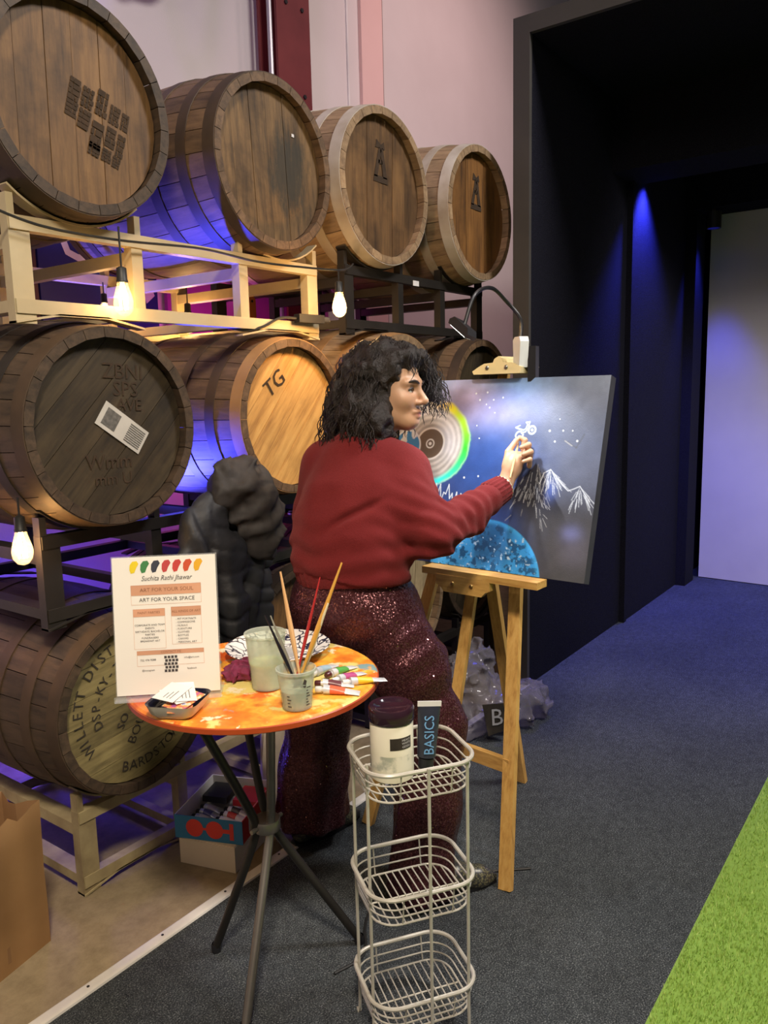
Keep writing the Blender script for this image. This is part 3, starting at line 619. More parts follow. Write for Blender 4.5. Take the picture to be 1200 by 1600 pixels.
# ------------------------------------------------------------------ clip lamp on the easel
M['wplastic'] = pmat('white_plastic', (.72, .76, .76), None, 5, .35); M['bplastic'] = pmat('black_plastic', (.015, .015, .018), None, 5, .35)
cl = thing('clip_lamp', 'gooseneck clip lamp with white switch box clipped to the easel top', 'lamp', (2.335, 1.145, 1.555))
g = MB(); g.prism([(-.020, -.01), (-.018, -.03), (.012, -.036), (.02, -.02), (.024, .055), (.012, .065), (-.020, .065), (-.026, .05)], -.015, .015, 'y')
o = g.build('switch_box', M['wplastic'], cl, False); o.rotation_euler = (0, 0, .95); o.location = (-.02, 0, .04); 
g = MB()
for k in range(3): g.bx(-.012 + k * .012, -.006 + k * .012, -.0165, -.015, .035, .045)
g.build('button', pmat('grey_button', (.25, .3, .3), None, 5, .4), o, False)
o = MB().bx(-.025, .02, -.045, -.02, -.035, .075).build('clip', M['bplastic'], cl, False); o.rotation_euler = (0, 0, .2)
head = Vector((2.045, 1.197, 1.676)); base = Vector((2.335, 1.145, 1.555))
neck = spline([(-.02, 0, .10), (-.012, .005, .16), (-.04, .04, .215), (-.12, .050, .250), (-.23, .045, .22), tuple(head - base + Vector((.01, 0, .012)))], 10)
MB().tube(neck, .006, 8).build('gooseneck', M['bplastic'], cl)
o = MB().prism([(-.05, -.012), (.05, -.012), (.055, 0), (.04, .014), (-.04, .014), (-.055, 0)], -.018, .018, 'y').build('lamp_head', M['bplastic'], cl, False); o.location = head - base; o.rotation_euler = (.35, -.5, 1.1)
e_ = MB().bx(-.042, .042, -.013, .013, -.0135, -.0122).build('led_strip', emit('white_led', (1, .97, .90), 14), o, False)
light('SPOT', 'clip_lamp_light', tuple(head + Vector((.01, -.004, -.03))), (2.16, 1.10, .98), 14, (.95, .97, 1), .022, 112, 1)

# ------------------------------------------------------------------ round painted table
TZ, TR = .800, .308
tb = thing('round_table', 'small round table with paint-splashed orange top and crossed metal legs', 'table', (1.342, 1.396, .004))
t = NT('paint_splashed_orange'); v_ = t.coords(shift=False); a1 = t.noise(v_, 6, 5, .6); a2 = t.noise(v_, 15, 4, .6); a3 = t.noise(t.coords((1, 1, 1), (.3, .8, 1), shift=False), 9, 5, .6)
c = t.ramp(a1, [(.30, (.55, .09, .015)), (.43, (.85, .26, .03)), (.52, (.90, .50, .06)), (.62, (.80, .14, .02))])
c = t.mix(t.ramp(a3, [(.52, (0, 0, 0)), (.57, (1, 1, 1))]), c, (.78, .66, .22)); c = t.mix(t.ramp(a2, [(.61, (0, 0, 0)), (.64, (1, 1, 1))]), c, (.85, .78, .55))
c = t.mix(t.ramp(t.noise(t.coords((1, 1, 1), (1, .2, .5), shift=False), 8, 5), [(.64, (0, 0, 0)), (.67, (1, 1, 1))]), c, (.22, .36, .38)); t.bump(a2, .001); M['splash'] = t.fin(c, .4)
MB().lathe([(.0005, TZ - .004), (TR - .006, TZ - .004), (TR, TZ - .008), (TR, TZ - .022), (TR - .008, TZ - .027), (.0005, TZ - .027)], 72).build('table_top', M['splash'], tb, True, 30)
MB().lathe([(TR + .0004, TZ - .008), (TR + .003, TZ - .010), (TR + .003, TZ - .021), (TR + .0004, TZ - .023)], 72).build('edge_band', pmat('orange_red_edge', (.50, .09, .02), (.38, .05, .015), 4, .35), tb)
M['legdark'] = pmat('dark_steel_tube', (.035, .032, .03), (.05, .045, .04), 6, .4, .6); M['legsteel'] = pmat('brushed_steel_tube', (.30, .28, .25), (.22, .2, .18), 6, .35, .8)
for (top, mid, foot, mt) in (((-.22, -.03, TZ - .032), (-.022, -.008, .40), (-.055, .147, .0), M['legdark']), ((-.105, -.152, TZ - .032), (.004, -.026, .40), (-.205, -.12, .0), M['legsteel']), ((.10, .18, TZ - .032), (.022, .014, .40), (.191, -.156, .0), M['legdark'])):
    m_ = Vector(mid); a = Vector(top); b = Vector(foot); pts_ = [a, a.lerp(m_, .8), m_ + (a - m_) * .04 + (b - m_) * .04, b.lerp(m_, .8), b + Vector((0, 0, .012))]
    lg = MB().tube(spline(pts_, 6), .0115, 10).build('leg', mt, tb); MB().lathe([(.013, 0), (.013, .02), (.0115, .024)], 10, None, tuple(b), True).build('foot_cap', M['bplastic'], lg)
g = MB().lathe([(.034, .385), (.036, .39), (.036, .41), (.034, .415)], 20, None, (0, -.014, 0), True, True); g.build('clamp', M['legsteel'], tb)
for s_ in (1, -1): MB().tube([(.036 * s_, -.014, .40), (.055 * s_, -.014, .40)], .006, 8).build('bolt', M['legsteel'], tb)
MB().lathe([(.22, TZ - .031), (.22, TZ - .0275)], 40).build('support_ring', M['legdark'], tb)

TT = TZ     # top surface height in world = .004 + TZ - .004
# sign in a clear stand
sg = thing('sign_stand', 'upright printed menu sign in a clear stand on the round table', 'sign', (1.136, 1.471, TT), math.atan2(-.181, .165))
M['acrylic'] = clear('clear_acrylic', (.97, .98, 1), .12, .03); M['paper'] = pmat('warm_white_paper', (.84, .80, .74), (.80, .76, .70), 3, .7)
LEAN = .14; SW, SH = .1215, .327
def sp(x, z, off=0): return (x, -off * math.cos(LEAN) + z * math.sin(LEAN) - .012, .008 + z * math.cos(LEAN) + off * math.sin(LEAN) * -1 + .0)
def panel(x0, x1, z0, z1, o0, o1):
    V = [sp(x, z, o) for o in (o0, o1) for x, z in ((x0, z0), (x1, z0), (x1, z1), (x0, z1))]
    return MB().raw(V, [(0, 1, 2, 3), (7, 6, 5, 4), (0, 4, 5, 1), (1, 5, 6, 2), (2, 6, 7, 3), (3, 7, 4, 0)])
panel(-SW, SW, .0, SH, -.0045, -.0015).build('back_sheet', M['acrylic'], sg, False)
MB().bx(-SW, SW, -.03, .065, .0005, .0035).build('foot', M['acrylic'], sg, False); MB().bx(-SW, SW, -.032, -.028, .0005, .014).build('front_lip', M['acrylic'], sg, False)
ppr = panel(-SW + .003, SW - .003, .003, SH - .002, -.0008, .0008).build('paper_print', M['paper'], sg, False)
M['peach'] = pmat('peach_print', (.70, .36, .22), None, 4, .7); M['tprint'] = pmat('dark_print', (.06, .05, .05), None, 20, .7); M['bprint'] = pmat('brown_print', (.30, .13, .07), None, 20, .7)
def prect(g, x0, x1, z0, z1, off=.0013): g.raw([sp(x0, z0, off), sp(x1, z0, off), sp(x1, z1, off), sp(x0, z1, off)], [(0, 1, 2, 3)])
for a in ((-.078, .083, .236, .260), (-.075, -.002, .186, .204), (.012, .081, .184, .206), (-.070, .084, .096, .106)): g = MB(); prect(g, *a); g.build('peach_band', M['peach'], ppr, False, fix=False)
g = MB()
def frame_(x0, x1, z0, z1, w_=.0006):
    prect(g, x0, x1, z0, z0 + w_); prect(g, x0, x1, z1 - w_, z1); prect(g, x0, x0 + w_, z0, z1); prect(g, x1 - w_, x1, z0, z1)
frame_(-.078, .083, .214, .260); frame_(-.075, -.002, .11, .204); frame_(.012, .081, .118, .206); frame_(-.070, .084, .070, .106); g.build('box_line', M['peach'], ppr, False, fix=False)
def ptext(name, mt, rows, shear=0):
    for tx, sz, x, z, al, sx in rows:
        g = MB(); add_text(g, tx, sz, lambda a, d: sp(x + a, z + d, .0018), al, shear, sx); g.build(name, mt, ppr, False, fix=False)
ptext('script_name', M['tprint'], [('Suchita Rathi Jhawar', .0165, .004, .275, 'CENTER', .85)], .35)
ptext('heading_text', M['bprint'], [('ART FOR YOUR SOUL', .0125, .004, .248, 'CENTER', 1), ('PAINT PARTIES', .0078, -.039, .195, 'CENTER', 1), ('ALL KINDS OF ART', .0078, .047, .195, 'CENTER', 1), ('CONTACT ME', .0072, .008, .101, 'CENTER', 1)])
ptext('heading_text', M['tprint'], [('ART FOR YOUR SPACE', .0125, .004, .225, 'CENTER', 1)])
rows = [(s_, .0062, -.038, .166 - i * .0075, 'CENTER', 1) for i, s_ in enumerate(['CORPORATE AND TEAM', 'EVENTS', 'BIRTHDAYS, BACHELOR', 'PARTIES', 'FUNDRAISERS', 'BREAKFAST ART'])]
rows += [('- ' + s_, .0062, .022, .177 - i * .0078, 'LEFT', 1) for i, s_ in enumerate(['PET PORTRAITS', 'COMMISSIONS', 'MURALS', 'FURNITURE', 'CLOTHES', 'BOTTLES', 'CANVAS', 'PERSONAL ART'])]
rows += [('732 476 9588', .0065, -.045, .084, 'CENTER', 1), ('info@art.com', .0062, .055, .086, 'CENTER', 1), ('@instagram', .006, -.045, .060, 'CENTER', 1), ('facebook', .006, .055, .060, 'CENTER', 1)]
ptext('small_text', M['tprint'], rows)
g = MB(); 
for k in range(5):
    for j in range(4): prect(g, -.008 + j * .008 + .002 * (k % 2), -.002 + j * .008 + .002 * (k % 2), .054 + k * .008, .060 + k * .008, .0018)
g.build('ink_block', M['tprint'], ppr, False, fix=False)
for k, c in enumerate([(.80, .60, .02), (.05, .22, .07), (.04, .045, .07), (.55, .06, .06), (.62, .06, .05), (.66, .09, .03), (.80, .42, .02)]):
    g = MB(); cx = -.070 + k * .0245; P = [(-.006, -.014), (.002, -.012), (.006, -.002), (.012, .008), (.008, .015), (-.002, .014), (-.008, .006), (-.009, -.006)]
    g.raw([sp(cx + a, .302 + b, .0013) for a, b in P], [tuple(range(8))]); g.build('paint_swatch', pmat('swatch_%d' % k, c, None, 5, .6), ppr, False, fix=False)

# dish with cards
ds = thing('card_dish', 'navy-glazed white dish holding business cards at the table edge', 'dish', (1.084, 1.376, TT), .45)
def rsq(a, b, r, n=6):
    P = []
    for cx, cy, t0 in ((a - r, b - r, 0), (-a + r, b - r, PI / 2), (-a + r, -b + r, PI), (a - r, -b + r, 1.5 * PI)): P += [(cx + r * math.cos(t0 + PI / 2 * k / n), cy + r * math.sin(t0 + PI / 2 * k / n)) for k in range(n + 1)]
    return P
def loft(g, rings, cap0=True, cap1=False):
    n = len(rings[0]); V = [p for r_ in rings for p in r_]; F = [(i * n + k, i * n + (k + 1) % n, (i + 1) * n + (k + 1) % n, (i + 1) * n + k) for i in range(len(rings) - 1) for k in range(n)]
    if cap0: F.append(tuple(range(n - 1, -1, -1)))
    if cap1: F.append(tuple((len(rings) - 1) * n + k for k in range(n)))
    return g.raw(V, F)
ring = lambda a, b, r, z: [(x, y, z) for x, y in rsq(a, b, r)]
loft(MB(), [ring(.042, .042, .02, 0.001), ring(.052, .052, .022, .012), ring(.058, .058, .024, .030), ring(.060, .060, .024, .034)]).build('outer_glaze', pmat('white_glaze', (.72, .68, .62), None, 4, .3), ds)
loft(MB(), [ring(.060, .060, .024, .034), ring(.055, .055, .022, .031), ring(.049, .049, .020, .014), ring(.040, .040, .018, .006)], False, True).build('inner_glaze', pmat('navy_glaze', (.010, .011, .028), None, 4, .15), ds)
M['card'] = pmat('white_card', (.84, .82, .78), None, 4, .6); t = NT('colourful_card'); v_ = t.coords((1, 1, 1)); c = t.ramp(t.noise(v_, 55, 3), [(.35, (.30, .08, .28)), (.45, (.70, .16, .12)), (.52, (.85, .40, .08)), (.6, (.75, .70, .68)), (.7, (.12, .16, .42))]); M['cardc'] = t.fin(c, .5)
for i, (x, y, z, rx, ry, rz, mt, lb) in enumerate(((-.012, -.012, .026, .10, -.16, .3, 'cardc', 'colourful business card lowest in the navy dish'), (-.006, -.016, .031, .12, -.12, -.3, 'cardc', 'colourful business card lying under the white ones in the navy dish'), (.012, .006, .035, .06, -.10, .9, 'card', 'white business card in the middle of the navy dish'), (.02, -.004, .040, .10, -.16, .5, 'card', 'white business card slanting on top in the navy dish'), (.004, .016, .044, .14, -.05, -.1, 'card', 'topmost white business card in the navy dish'))):
    o = MB().box((0, 0, 0), (.085, .052, .0008)).build('business_card', M[mt], None, False); tag(o, lb, 'card', 'business cards in the dish'); c_, s_ = math.cos(.45), math.sin(.45)
    o.location = (1.084 + x * c_ - y * s_, 1.376 + x * s_ + y * c_, TT + z); o.rotation_euler = (rx, ry, rz + .45)
    if mt == 'card':
        g = MB()
        for k in range(3): g.bx(-.03, .01 - .008 * k, -.012 + k * .008, -.0105 + k * .008, .0005, .0007)
        g.build('print_line', M['tprint'], o, False)

# cups
t = NT('milky_plastic_cup'); tr_ = t.n('BsdfTransparent'); tr_.inputs[0].default_value = (.80, .84, .78, 1); mx = t.n('MixShader'); mx.inputs[0].default_value = .33; v_ = t.coords(shift=False); t.fin(t.ramp(t.noise(v_, 22, 4), [(.35, (.72, .78, .70)), (.65, (.88, .92, .84))]), .25); t.l(tr_.outputs[0], mx.inputs[1]); t.l(t.b.outputs[0], mx.inputs[2]); t.l(mx.outputs[0], t.t.nodes['Material Output'].inputs[0]); M['cup'] = t.m
M['water'] = pmat('murky_green_water', (.62, .72, .38), (.50, .62, .30), 9, .2); M['water2'] = pmat('murky_grey_water', (.58, .62, .50), (.48, .53, .42), 9, .2)
c1 = thing('water_cup', 'tall plastic cup of green paint water standing behind the brush cup', 'cup', (1.300, 1.312, TT))
MB().lathe([(.034, .002), (.037, .004), (.040, .05), (.040, .054), (.043, .07), (.043, .074), (.048, .132), (.051, .134), (.051, .138), (.047, .137), (.0395, .055), (.036, .007), (.0005, .006)], 32, cap0=True).build('cup_wall', M['cup'], c1)
MB().lathe([(.0345, .008), (.0385, .052), (.041, .066), (.0005, .066)], 28, cap0=True).build('water', M['water'], c1)
c2 = thing('brush_cup', 'frosted measuring cup holding paintbrushes on the table front', 'cup', (1.247, 1.168, TT))
MB().lathe([(.030, .002), (.033, .004), (.042, .086), (.046, .088), (.046, .094), (.043, .095), (.040, .086), (.0315, .007), (.0005, .006)], 32, cap0=True).build('cup_wall', M['cup'], c2)
MB().lathe([(.0305, .008), (.0355, .045), (.0005, .045)], 28, cap0=True).build('water', M['water2'], c2)
g = MB()
def cyl(x, z): a = -2.35 + x / .040; r_ = .0335 + (z - .004) * .108 + .0005; return (r_ * math.cos(a), r_ * math.sin(a), z)
for k in range(7): 
    g.raw([cyl(.022, .015 + k * .007), cyl(.034 - .004 * (k % 3), .015 + k * .007), cyl(.034 - .004 * (k % 3), .0175 + k * .007), cyl(.022, .0175 + k * .007)], [(0, 1, 2, 3)])
for k in range(4): g.raw([cyl(-.026, .014 + k * .008), cyl(-.016 - .003 * (k % 2), .014 + k * .008), cyl(-.016 - .003 * (k % 2), .0165 + k * .008), cyl(-.026, .0165 + k * .008)], [(0, 1, 2, 3)])
for P in ([(.012, .068), (.020, .064), (.022, .074), (.016, .080)], [(.014, .060), (.019, .058), (.021, .063), (.013, .064)]): g.raw([cyl(a, b) for a, b in P], [(0, 1, 2, 3)])
g.build('measure_print', M['tprint'], c2, False, fix=False)
# brushes standing in the cup
def brush(label, base, tip, rmax, mt, ferr=None, bristle_in=True):
    b = thing('paintbrush', label, 'paintbrush', base, 0, 'brushes in the measuring cup'); d = Vector(tip) - Vector(base)
    rs = [.45, .6, .9, 1, .85, .65, .5, .35]; P = [d * (.22 + .78 * i / 7) for i in range(8)]
    MB().tube(P, [rmax * k for k in rs], 8).build('handle', mt, b); MB().tube([d * .10, d * .22], [rmax * .55, rmax * .5], 8).build('ferrule', M['legsteel'], b)
    MB().tube([d * .0, d * .05, d * .10], [rmax * .3, rmax * .75, rmax * .55], 8).build('bristles', pmat('bristle', (.16, .10, .05), None, 30, .8), b); return b
M['bw1'] = pmat('tan_wood_handle', (.70, .42, .20), (.62, .34, .14), 8, .4); M['bred'] = pmat('red_handle', (.42, .03, .03), (.34, .02, .02), 8, .25); M['bcream'] = pmat('cream_handle', (.80, .70, .48), None, 8, .4); M['bblack'] = pmat('black_handle', (.015, .013, .018), None, 8, .2); M['bgrey'] = pmat('grey_handle', (.30, .29, .24), None, 8, .35); M['bochre'] = pmat('ochre_handle', (.68, .36, .07), (.6, .3, .05), 8, .35)
for lb, b0, t0, r_, mt in (('tan wooden paintbrush leaning left in the cup', (.008, -.016), (1.279, 1.233, 1.100), .0062, 'bw1'), ('long ochre wooden paintbrush leaning right in the cup, tallest of all', (-.012, .010), (1.364, 1.121, 1.117), .0062, 'bochre'), ('red-handled paintbrush leaning right behind the tan one', (-.018, .006), (1.350, 1.176, 1.079), .0042, 'bred'), ('cream-handled paintbrush beside the long ochre brush', (.010, .022), (1.322, 1.130, 1.030), .0056, 'bcream'), ('black-handled paintbrush leaning left in the cup', (.012, -.014), (1.238, 1.248, 1.005), .0044, 'bblack'), ('grey-handled paintbrush next to the black one in the cup', (.018, -.006), (1.250, 1.242, 1.002), .0044, 'bgrey')):
    brush(lb, (1.247 + b0[0], 1.168 + b0[1], TT + .009), t0, r_, M[mt])

# patterned bowl
bw = thing('patterned_bowl', 'wide white paper plate bowl with black squiggle pattern at the back of the table', 'bowl', (1.484, 1.452, TT))
t = NT('squiggle_pattern'); v_ = t.coords(shift=False); dn = t.n('TexNoise'); dn.inputs['Scale'].default_value = 16; t.l(v_, dn.inputs['Vector']); ad_ = t.mix(.10, v_, dn.outputs['Color'])
vo = t.n('TexVoronoi', feature='DISTANCE_TO_EDGE'); vo.inputs['Scale'].default_value = 30; t.l(ad_, vo.inputs['Vector']); c = t.ramp(vo.outputs['Distance'], [(.05, (.02, .022, .05)), (.09, (.80, .79, .78))]); M['squig'] = t.fin(c, .35)
MB().lathe([(.085, .002), (.095, .005), (.118, .020), (.139, .030), (.141, .032), (.138, .033), (.116, .024), (.093, .009), (.0005, .008)], 48, cap0=True).build('bowl_wall', M['squig'], bw)
MB().lathe([(.080, .0086), (.0005, .0086)], 32).build('paint_residue', pmat('grey_paint_residue', (.55, .54, .50), (.32, .33, .36), 18, .3), bw)

# paint tubes
def tube_geo(L, r, name, mt, cap, parent, band=None):
    n = 14; rings = []
    for i in range(9):
        t_ = i / 8; w_ = r * (1 + .35 * t_); h = r * (1 - .93 * t_ ** 1.3) + .0004
        rings.append([(L * t_, w_ * math.cos(2 * PI * k / n), r + h * math.sin(2 * PI * k / n) - (r - h) * .9) for k in range(n)])
    o = loft(MB(), rings, True, True).build('tube_body', mt, parent)
    MB().lathe([(r * .55, -.006), (r * .55, 0)], 10, Matrix.Rotation(PI / 2, 3, 'Y'), (0, 0, r), True).build('neck', mt, parent)
    MB().lathe([(r * .62, -.020), (r * .72, -.018), (r * .72, -.005)], 12, Matrix.Rotation(PI / 2, 3, 'Y'), (0, 0, r), True, True).build('cap', cap, parent)
    if band is not None:
        rr_ = []
        for t_ in (.18, .30, .45, .6):
            w_ = r * (1 + .35 * t_) + .0004; h = r * (1 - .93 * t_ ** 1.3) + .0009
            rr_.append([(L * t_, w_ * math.cos(2 * PI * k / n), r + h * math.sin(2 * PI * k / n) - (r - h) * .9) for k in range(n)])
        loft(MB(), rr_, False).build('colour_band', band, parent)
M['tubew'] = pmat('white_tube', (.74, .75, .76), (.55, .58, .64), 40, .3, .1); M['capw'] = pmat('white_cap', (.8, .8, .78), None, 5, .35); M['tubesil'] = pmat('silver_tube_print', (.50, .52, .58), (.30, .33, .45), 60, .3, .5)
for (x, y, z, rz, L, r, col, lb) in ((1.420, 1.262, 0, .11, .085, .011, (.45, .62, .74), 'pale blue and white paint tube lying behind the other tubes'), (1.437, 1.226, 0, -.05, .088, .010, (.10, .40, .08), 'green-banded paint tube among the tubes on the table'), (1.416, 1.186, .0, -.15, .085, .010, (.55, .10, .30), 'pink-banded paint tube between the green and yellow ones'), (1.418, 1.150, 0, -.60, .090, .010, (.85, .62, .04), 'yellow paint tube at the right of the table'), (1.342, 1.170, 0, -1.02, .085, .011, (.80, .16, .08), 'orange-red paint tube nearest the table\'s front edge'), (1.374, 1.200, .0, -.95, .075, .010, (.16, .05, .06), 'white paint tube with dark cap beside the brush cup')):
    a = thing('paint_tube', lb, 'paint tube', (x, y, TT + z), rz, 'paint tubes on the table'); tube_geo(L, r, 'tube', M['tubew'], M['capw'] if col[0] > .3 else pmat('dark_cap', (.08, .015, .02), None, 5, .3), a, pmat('tube_band', col, None, 12, .35))

# ------------------------------------------------------------------ wire cart
ct = thing('wire_cart', 'white three-tier wire basket cart standing on the carpet', 'cart', (1.402, .970, .004), math.atan2(-.57, .82))
M['wire'] = pmat('white_coated_wire', (.62, .60, .54), (.50, .47, .40), 14, .35, .2)
A_, B_, CRr = .128, .108, .060
def rring(a, b, r, z, n=7): return [(x, y, z) for x, y in rsq(a, b, r, n)]
for zr in (.686, .396, .131):
    bk = MB().tube(rring(A_, B_, CRr, zr), .0050, 8, True).build('basket_rim', M['wire'], ct)
    for k, dz in enumerate((.026, .047)):
        MB().tube(rring(A_ - .004 * (k + 1), B_ - .004 * (k + 1), CRr, zr - dz), .0020, 6, True).build('side_wire', M['wire'], bk)
    MB().tube(rring(A_ - .012, B_ - .012, CRr - .006, zr - .068), .0026, 6, True).build('base_ring', M['wire'], bk)
    nb_ = 13
    for i in range(nb_):
        x = -A_ + .024 + (2 * A_ - .048) * i / (nb_ - 1); inset = 0; a_ = A_ - .012; b_ = B_ - .012; rc = CRr - .006
        ex = abs(x) - (a_ - rc); yb = b_ if ex <= 0 else b_ - rc + math.sqrt(max(rc * rc - ex * ex, 0))
        MB().tube([(x, -yb, zr - .068), (x, yb, zr - .068)], .0018, 6).build('base_wire', M['wire'], bk)
    MB().tube([(-A_ + .012, .0, zr - .0705), (A_ - .012, .0, zr - .0705)], .0022, 6).build('cross_wire', M['wire'], bk)
    for x, y in ((-.06, B_), (.06, B_), (-.06, -B_), (.06, -B_)):
        MB().tube([(x, y * .99, zr), (x, y * .93, zr - .048), (x, y * .885, zr - .069)], .0018, 6).build('upright_wire', M['wire'], bk)
for x, y in ((-.118, .062), (-.118, -.045), (.0, -.1145), (.100, -.095)):
    MB().tube(spline([(x, y, .692), (x, y, .35), (x * 1.0, y, .03), (x * 1.05, y * 1.05, .012), (x * .98, y * 1.02, .0045)], 4), .0038, 7).build('post', M['wire'], ct)
# jar of paint
CA = math.atan2(-.57, .82); ca_, sa_ = math.cos(CA), math.sin(CA)
def onc(x, y, z): return (1.402 + x * ca_ - y * sa_, .970 + x * sa_ + y * ca_, z + .004)
ZB_ = .686 - .066
jr = thing('paint_jar', 'white jar of paint with glossy black lid in the top basket', 'jar', onc(-.035, .022, ZB_), CA)
t = NT('cream_jar'); v_ = t.coords(shift=False); c = t.ramp(t.noise(v_, 16, 5), [(.38, (.42, .44, .36)), (.47, (.84, .80, .66))]); M['jar'] = t.fin(c, .3); M['jarc'] = pmat('cream_jar_plain', (.84, .80, .66), (.78, .74, .58), 8, .3)
MB().lathe([(.044, 0), (.049, .003), (.050, .01), (.050, .132), (.047, .138)], 36, cap0=True).build('jar_body', M['jarc'], jr)
MB().lathe([(.0502, .03), (.0502, .066)], 36).build('label_drip', M['jar'], jr)
MB().lathe([(.0515, .138), (.053, .141), (.053, .166), (.050, .171), (.038, .170), (.034, .167), (.0005, .167)], 36, cap0=True).build('lid', pmat('glossy_black_lid', (.022, .010, .018), (.03, .012, .02), 6, .08), jr)
g = MB(); VA = -1.75
def jc(x, z, e=.0007): a = VA + x / .05; return ((.050 + e) * math.cos(a), (.050 + e) * math.sin(a), z)
for i in range(12):
    x0, x1 = -.012 + i * .0045, -.012 + (i + 1) * .0045; g.raw([jc(x0, .082), jc(x1, .082), jc(x1, .110), jc(x0, .110)], [(0, 1, 2, 3)])
lbl = g.build('black_label', M['ink'], jr, True, fix=False)
g = MB(); 
for i, (tx, zz) in enumerate((('HEAVY', .1035), ('WHITE', .096), ('GESSO', .088))): add_text(g, tx, .0075, lambda a, d: jc(.027 + a, zz + d, .0011))
g.build('label_text', M['pwhite'], lbl, False, fix=False)
# black paint tube
bt = thing('large_paint_tube', 'black paint tube with blue BASICS lettering beside the white jar', 'paint tube', onc(.050, .028, ZB_), CA - .35, rot=(-.08, .10, CA - .1))
M['btube'] = pmat('black_tube', (.022, .024, .035), (.035, .04, .06), 10, .25)
rings = []
for i in range(9):
    t_ = i / 8; rx_ = .022 + .006 * t_; ry_ = .020 * (1 - .9 * t_ ** 1.4) + .001; rings.append([(rx_ * math.cos(2 * PI * k / 18), ry_ * math.sin(2 * PI * k / 18), .028 + .118 * t_) for k in range(18)])
loft(MB(), rings, True, True).build('tube_body', M['btube'], bt); MB().bx(-.029, .029, -.0022, .0022, .146, .158).build('crimp', pmat('white_crimp', (.75, .74, .72), None, 5, .4), bt, False)
MB().lathe([(.016, .0), (.018, .002), (.018, .024), (.012, .028)], 18, cap0=True).build('cap', M['bplastic'], bt)
g = MB(); add_text(g, 'BASICS', .036, lambda a, d: (-d * .95, -(.020 * (1 - .9 * min(1, max(0, (.054 + a * .80) / .118)) ** 1.4) + .0032), .082 + a * .80)); g.build('lettering', pmat('blue_lettering', (.16, .36, .62), None, 8, .4), bt, False, fix=False)

# ------------------------------------------------------------------ boxes, bag, sack
M['carton'] = pmat('cream_carton', (.72, .62, .46), (.66, .56, .41), 4, .7); M['cartonw'] = pmat('white_carton', (.74, .72, .68), None, 4, .7)
def carton(p, wx, wy, h, mats, bottom, t_=.003):
    out = []
    for a, m_ in (((-wx, wx, -wy, -wy + t_, 0, h), mats[0]), ((wx - t_, wx, -wy + t_, wy - t_, 0, h), mats[1]), ((-wx, wx, wy - t_, wy, 0, h), mats[2]), ((-wx, -wx + t_, -wy + t_, wy - t_, 0, h), mats[3])):
        out.append(MB().bx(*a).build('wall_panel', m_, p, False))
    MB().bx(-wx + t_, wx - t_, -wy + t_, wy - t_, 0, t_).build('bottom_panel', bottom, p, False); return out
AB = -73.8 * PI / 180
b1 = thing('white_box', 'plain cream-white carton on the concrete under the colourful box', 'box', (1.658, 1.895, .001), AB)
carton(b1, .102, .125, .0850, [M['carton'], M['cartonw'], M['cartonw'], M['carton']], M['carton'])
MB().bx(-.099, .099, -.122, .122, .085, .088).build('top_panel', M['carton'], b1, False)
M['bluebox'] = pmat('bright_blue_print', (.02, .20, .40), None, 4, .5); M['redbox'] = pmat('red_print', (.55, .03, .03), None, 4, .5); M['redp'] = pmat('bright_red_print', (.75, .045, .03), None, 4, .5)
b2 = thing('colour_box', 'open blue and red carton of paint tubes stacked on the white box', 'box', (1.675, 1.91, .0895), AB + .10)
pn = carton(b2, .118, .138, .078, [M['bluebox'], M['redbox'], M['cartonw'], M['cartonw']], M['cartonw'])
MB().bx(-.1145, .1145, -.1345, -.1330, .004, .077).build('inner_lining', M['cartonw'], b2, False); MB().bx(.1130, .1145, -.133, .134, .004, .077).build('inner_lining', M['cartonw'], b2, False)
g = MB(); R90 = Matrix.Rotation(PI / 2, 3, 'X')
for x in (-.048, .022): g.lathe([(.030, 0), (.0005, 0)], 28, R90, (x, -.1386, .040))
g.raw([(-.02, -.1388, .036), (-.006, -.1388, .036), (-.006, -.1388, .044), (-.02, -.1388, .044)], [(0, 1, 2, 3)]); g.bx(.050, .078, -.1389, -.1385, .033, .047); g.bx(.074, .088, -.1389, -.1385, .012, .068)
g.build('red_figure_print', M['redp'], pn[0], False, fix=False)
g = MB().bx(.1185, .119, -.09, -.04, .02, .06); g.build('white_sticker', M['cartonw'], pn[1], False)
def box_pt(x, y, z): c_, s_ = math.cos(AB + .10), math.sin(AB + .10); return (1.675 + x * c_ - y * s_, 1.91 + x * s_ + y * c_, .0895 + z)
k = 0
for i in range(5):
    for j in range(2):
        x, y = -.070 + j * .088, -.105 + i * .032; col = ((.38, .22, .42), (.10, .09, .12), (.55, .53, .60), (.08, .08, .25), (.35, .3, .4))[i] if j == 0 else ((.62, .05, .05), (.55, .04, .05), (.75, .73, .72), (.60, .05, .05), (.10, .09, .1))[i]
        a = thing('paint_tube', '%s paint tube in the open box, %s row, %s from the front' % (('purple-grey', 'red-banded')[j], ('left', 'right')[j], ('first', 'second', 'third', 'fourth', 'fifth')[i]), 'paint tube', box_pt(x - .022, y, .006), AB + .10, 'paint tubes in the open box')
        a.scale = (.82, 1, 1); tube_geo(.085, .0125, 'tube', M['tubesil'] if j == 0 else M['tubew'], M['bplastic'], a, pmat('box_tube_band_%d' % k, col, None, 20, .35)); k += 1
for i in range(3):
    a = tag(MB().bx(-.045, .045, -.05, .05, 0, .022).build('paint_carton', (M['redbox'], M['bplastic'], M['tubesil'])[i], None, False), ('flat red paint carton under the tubes in the open box', 'flat black paint carton under the tubes in the open box', 'flat silver paint carton at the back of the open box')[i], 'box', 'flat cartons in the open box')
    a.location = box_pt((.055, -.06, .0)[i], (.075, .08, .0)[i], .034 if i < 2 else .034); a.rotation_euler = (0, 0, AB + .10)
bpy.data.objects.remove(a)
